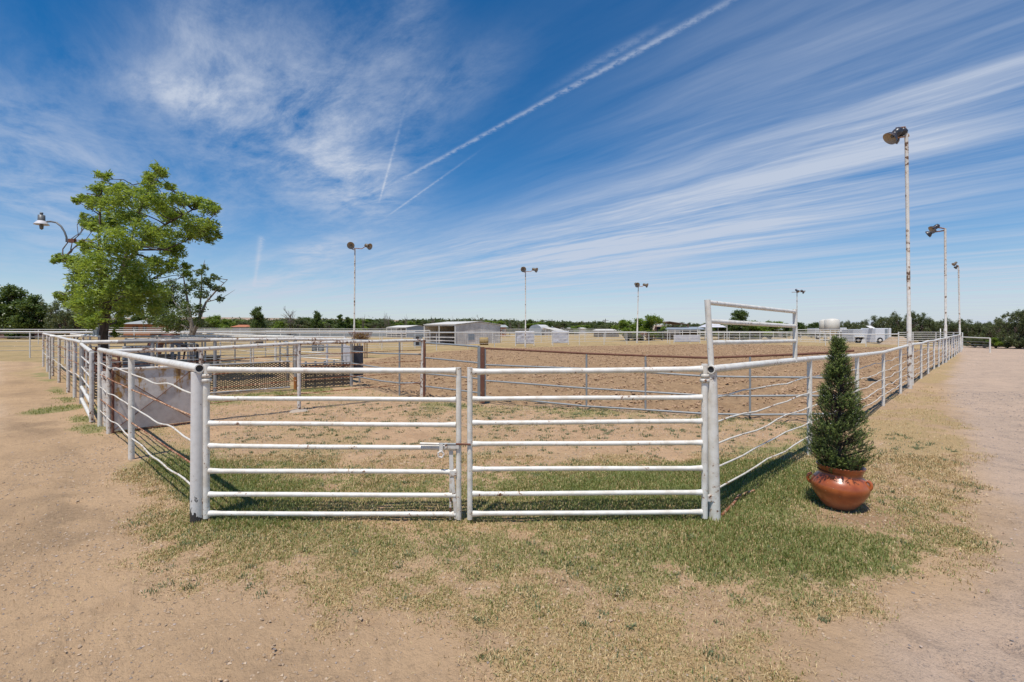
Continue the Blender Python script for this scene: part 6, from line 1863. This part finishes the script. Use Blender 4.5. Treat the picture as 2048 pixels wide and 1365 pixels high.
# ------------------------------------------------------------------ horses
def horse(px, Y_, face, label, grazing=False, scale=1.0):
    x, y = XY(px, Y_)
    me = bpy.data.meshes.new('horse')
    # skeleton facing +x
    P = {}; E = []; vs = []; rs = []
    def v(n, p, r_): P[n] = len(vs); vs.append(p); rs.append(r_)
    def e(a, b): E.append((P[a], P[b]))
    v('pel', (-.55, 0, 1.22), (.27, .27)); v('loin', (-.2, 0, 1.2), (.27, .29)); v('bar', (.15, 0, 1.15), (.28, .31)); v('sho', (.5, 0, 1.2), (.22, .29))
    if grazing:
        v('n1', (.8, 0, 1.12), (.12, .18)); v('n2', (1.02, 0, .78), (.09, .13)); v('pol', (1.12, 0, .48), (.08, .10)); v('muz', (1.02, 0, .10), (.055, .06))
    else:
        v('n1', (.78, 0, 1.38), (.12, .19)); v('n2', (.98, 0, 1.58), (.09, .14)); v('pol', (1.12, 0, 1.72), (.08, .11)); v('muz', (1.42, 0, 1.45), (.055, .065))
    for a_, b_ in (('pel', 'loin'), ('loin', 'bar'), ('bar', 'sho'), ('sho', 'n1'), ('n1', 'n2'), ('n2', 'pol'), ('pol', 'muz')): e(a_, b_)
    for s_, sg in (('l', 1), ('r', -1)):
        o_ = .05 * sg
        v('h1' + s_, (-.62, .14 * sg, .88), (.14, .12)); v('h2' + s_, (-.72 + o_, .14 * sg, .52), (.06, .055)); v('h3' + s_, (-.66 + o_, .14 * sg, .12), (.042, .04)); v('h4' + s_, (-.62 + o_, .14 * sg, .02), (.055, .05))
        e('pel', 'h1' + s_); e('h1' + s_, 'h2' + s_); e('h2' + s_, 'h3' + s_); e('h3' + s_, 'h4' + s_)
        v('f1' + s_, (.50, .13 * sg, .80), (.10, .085)); v('f2' + s_, (.52 - o_, .13 * sg, .48), (.055, .05)); v('f3' + s_, (.52 - o_, .13 * sg, .12), (.04, .038)); v('f4' + s_, (.56 - o_, .13 * sg, .02), (.055, .05))
        e('sho', 'f1' + s_); e('f1' + s_, 'f2' + s_); e('f2' + s_, 'f3' + s_); e('f3' + s_, 'f4' + s_)
    me.from_pydata(vs, E, [])
    o = bpy.data.objects.new('horse', me); COL.objects.link(o)
    md = o.modifiers.new('skin', 'SKIN'); md.use_smooth_shade = True
    sv = me.skin_vertices[0] if me.skin_vertices else None
    if sv is None:
        # the modifier needs a skin layer
        import bmesh
        bm = bmesh.new(); bm.from_mesh(me); bm.verts.layers.skin.verify(); bm.to_mesh(me); bm.free(); sv = me.skin_vertices[0]
    for k, r_ in enumerate(rs): sv.data[k].radius = r_
    sv.data[0].use_root = True
    sb = o.modifiers.new('sub', 'SUBSURF'); sb.levels = 1; sb.render_levels = 2
    me.materials.append(HORSE_COAT)
    o.location = (x, y, 0); o.rotation_euler = (0, 0, face); o.scale = (scale,) * 3
    tag(o, label, 'horse')
    tl = MB().tube([(-.8, 0, 1.28), (-.92, 0, 1.1), (-.93, 0, .8), (-.9, 0, .45)], [.03, .06, .07, .02], 8).build('tail', HORSE_DARK, o)
    n1, n2, pl = Vector(vs[P['n1']]), Vector(vs[P['n2']]), Vector(vs[P['pol']])
    up = Vector((-.12, 0, .10)) if not grazing else Vector((.10, 0, .10))
    MB().tube([tuple(Vector((.45, 0, 1.42)) ), tuple(n1 + up * 1.1), tuple(n2 + up), tuple(pl + up * .8)], [.02, .06, .06, .02], 6).build('mane', HORSE_DARK, o)
    mu = Vector(vs[P['muz']])
    for sg in (1, -1):
        MB().tube([tuple(pl + Vector((-.01, .05 * sg, .05))), tuple(pl + Vector((0, .06 * sg, .20)))], [.03, .004], 6).build('ear', HORSE_COAT, o)
        ee = pl.lerp(mu, .3) + Vector((0, .075 * sg, .02))
        MB().lathe([(0.001, -.02), (.018, 0), (0.001, .02)], 8, Matrix.Translation(ee)).build('eye', DARK, o)
    return o
horse(338, 25.5, R(178), 'chestnut horse standing behind the left pens, its back above the rails', grazing=True, scale=.95)
horse(1287, 66, R(-15), 'chestnut horse grazing beyond the far fence beside the floodlight pole', grazing=True, scale=.82)
horse(1306, 66.5, R(60), 'dark brown horse facing away right of the grazing horse', grazing=True, scale=.82)
# red wreck of a low cart seen in the field
x, y = XY(519, 42)
root = empty('farm_cart', (x, y, 0), 'low rusty red cart standing in the dry field left of the feeder box', 'cart')
MB().box((x, y, 1.15 - .35), (.8, .5, .22)).build('cart_bed', BRICK_RED, root, (x, y, 0))
for sg in (-.28, .28):
    MB().lathe([(.08, -.04), (.24, -.04), (.24, .04), (.08, .04)], 14, Matrix.Translation((x + sg, y - .28, .24)) @ Matrix.Rotation(R(90), 4, 'X')).build('wheel', RUBBER, root, (x, y, 0))
MB().box((x, y, .56), (.6, .1, .3)).build('chassis', RUST_PIPE, root, (x, y, 0))
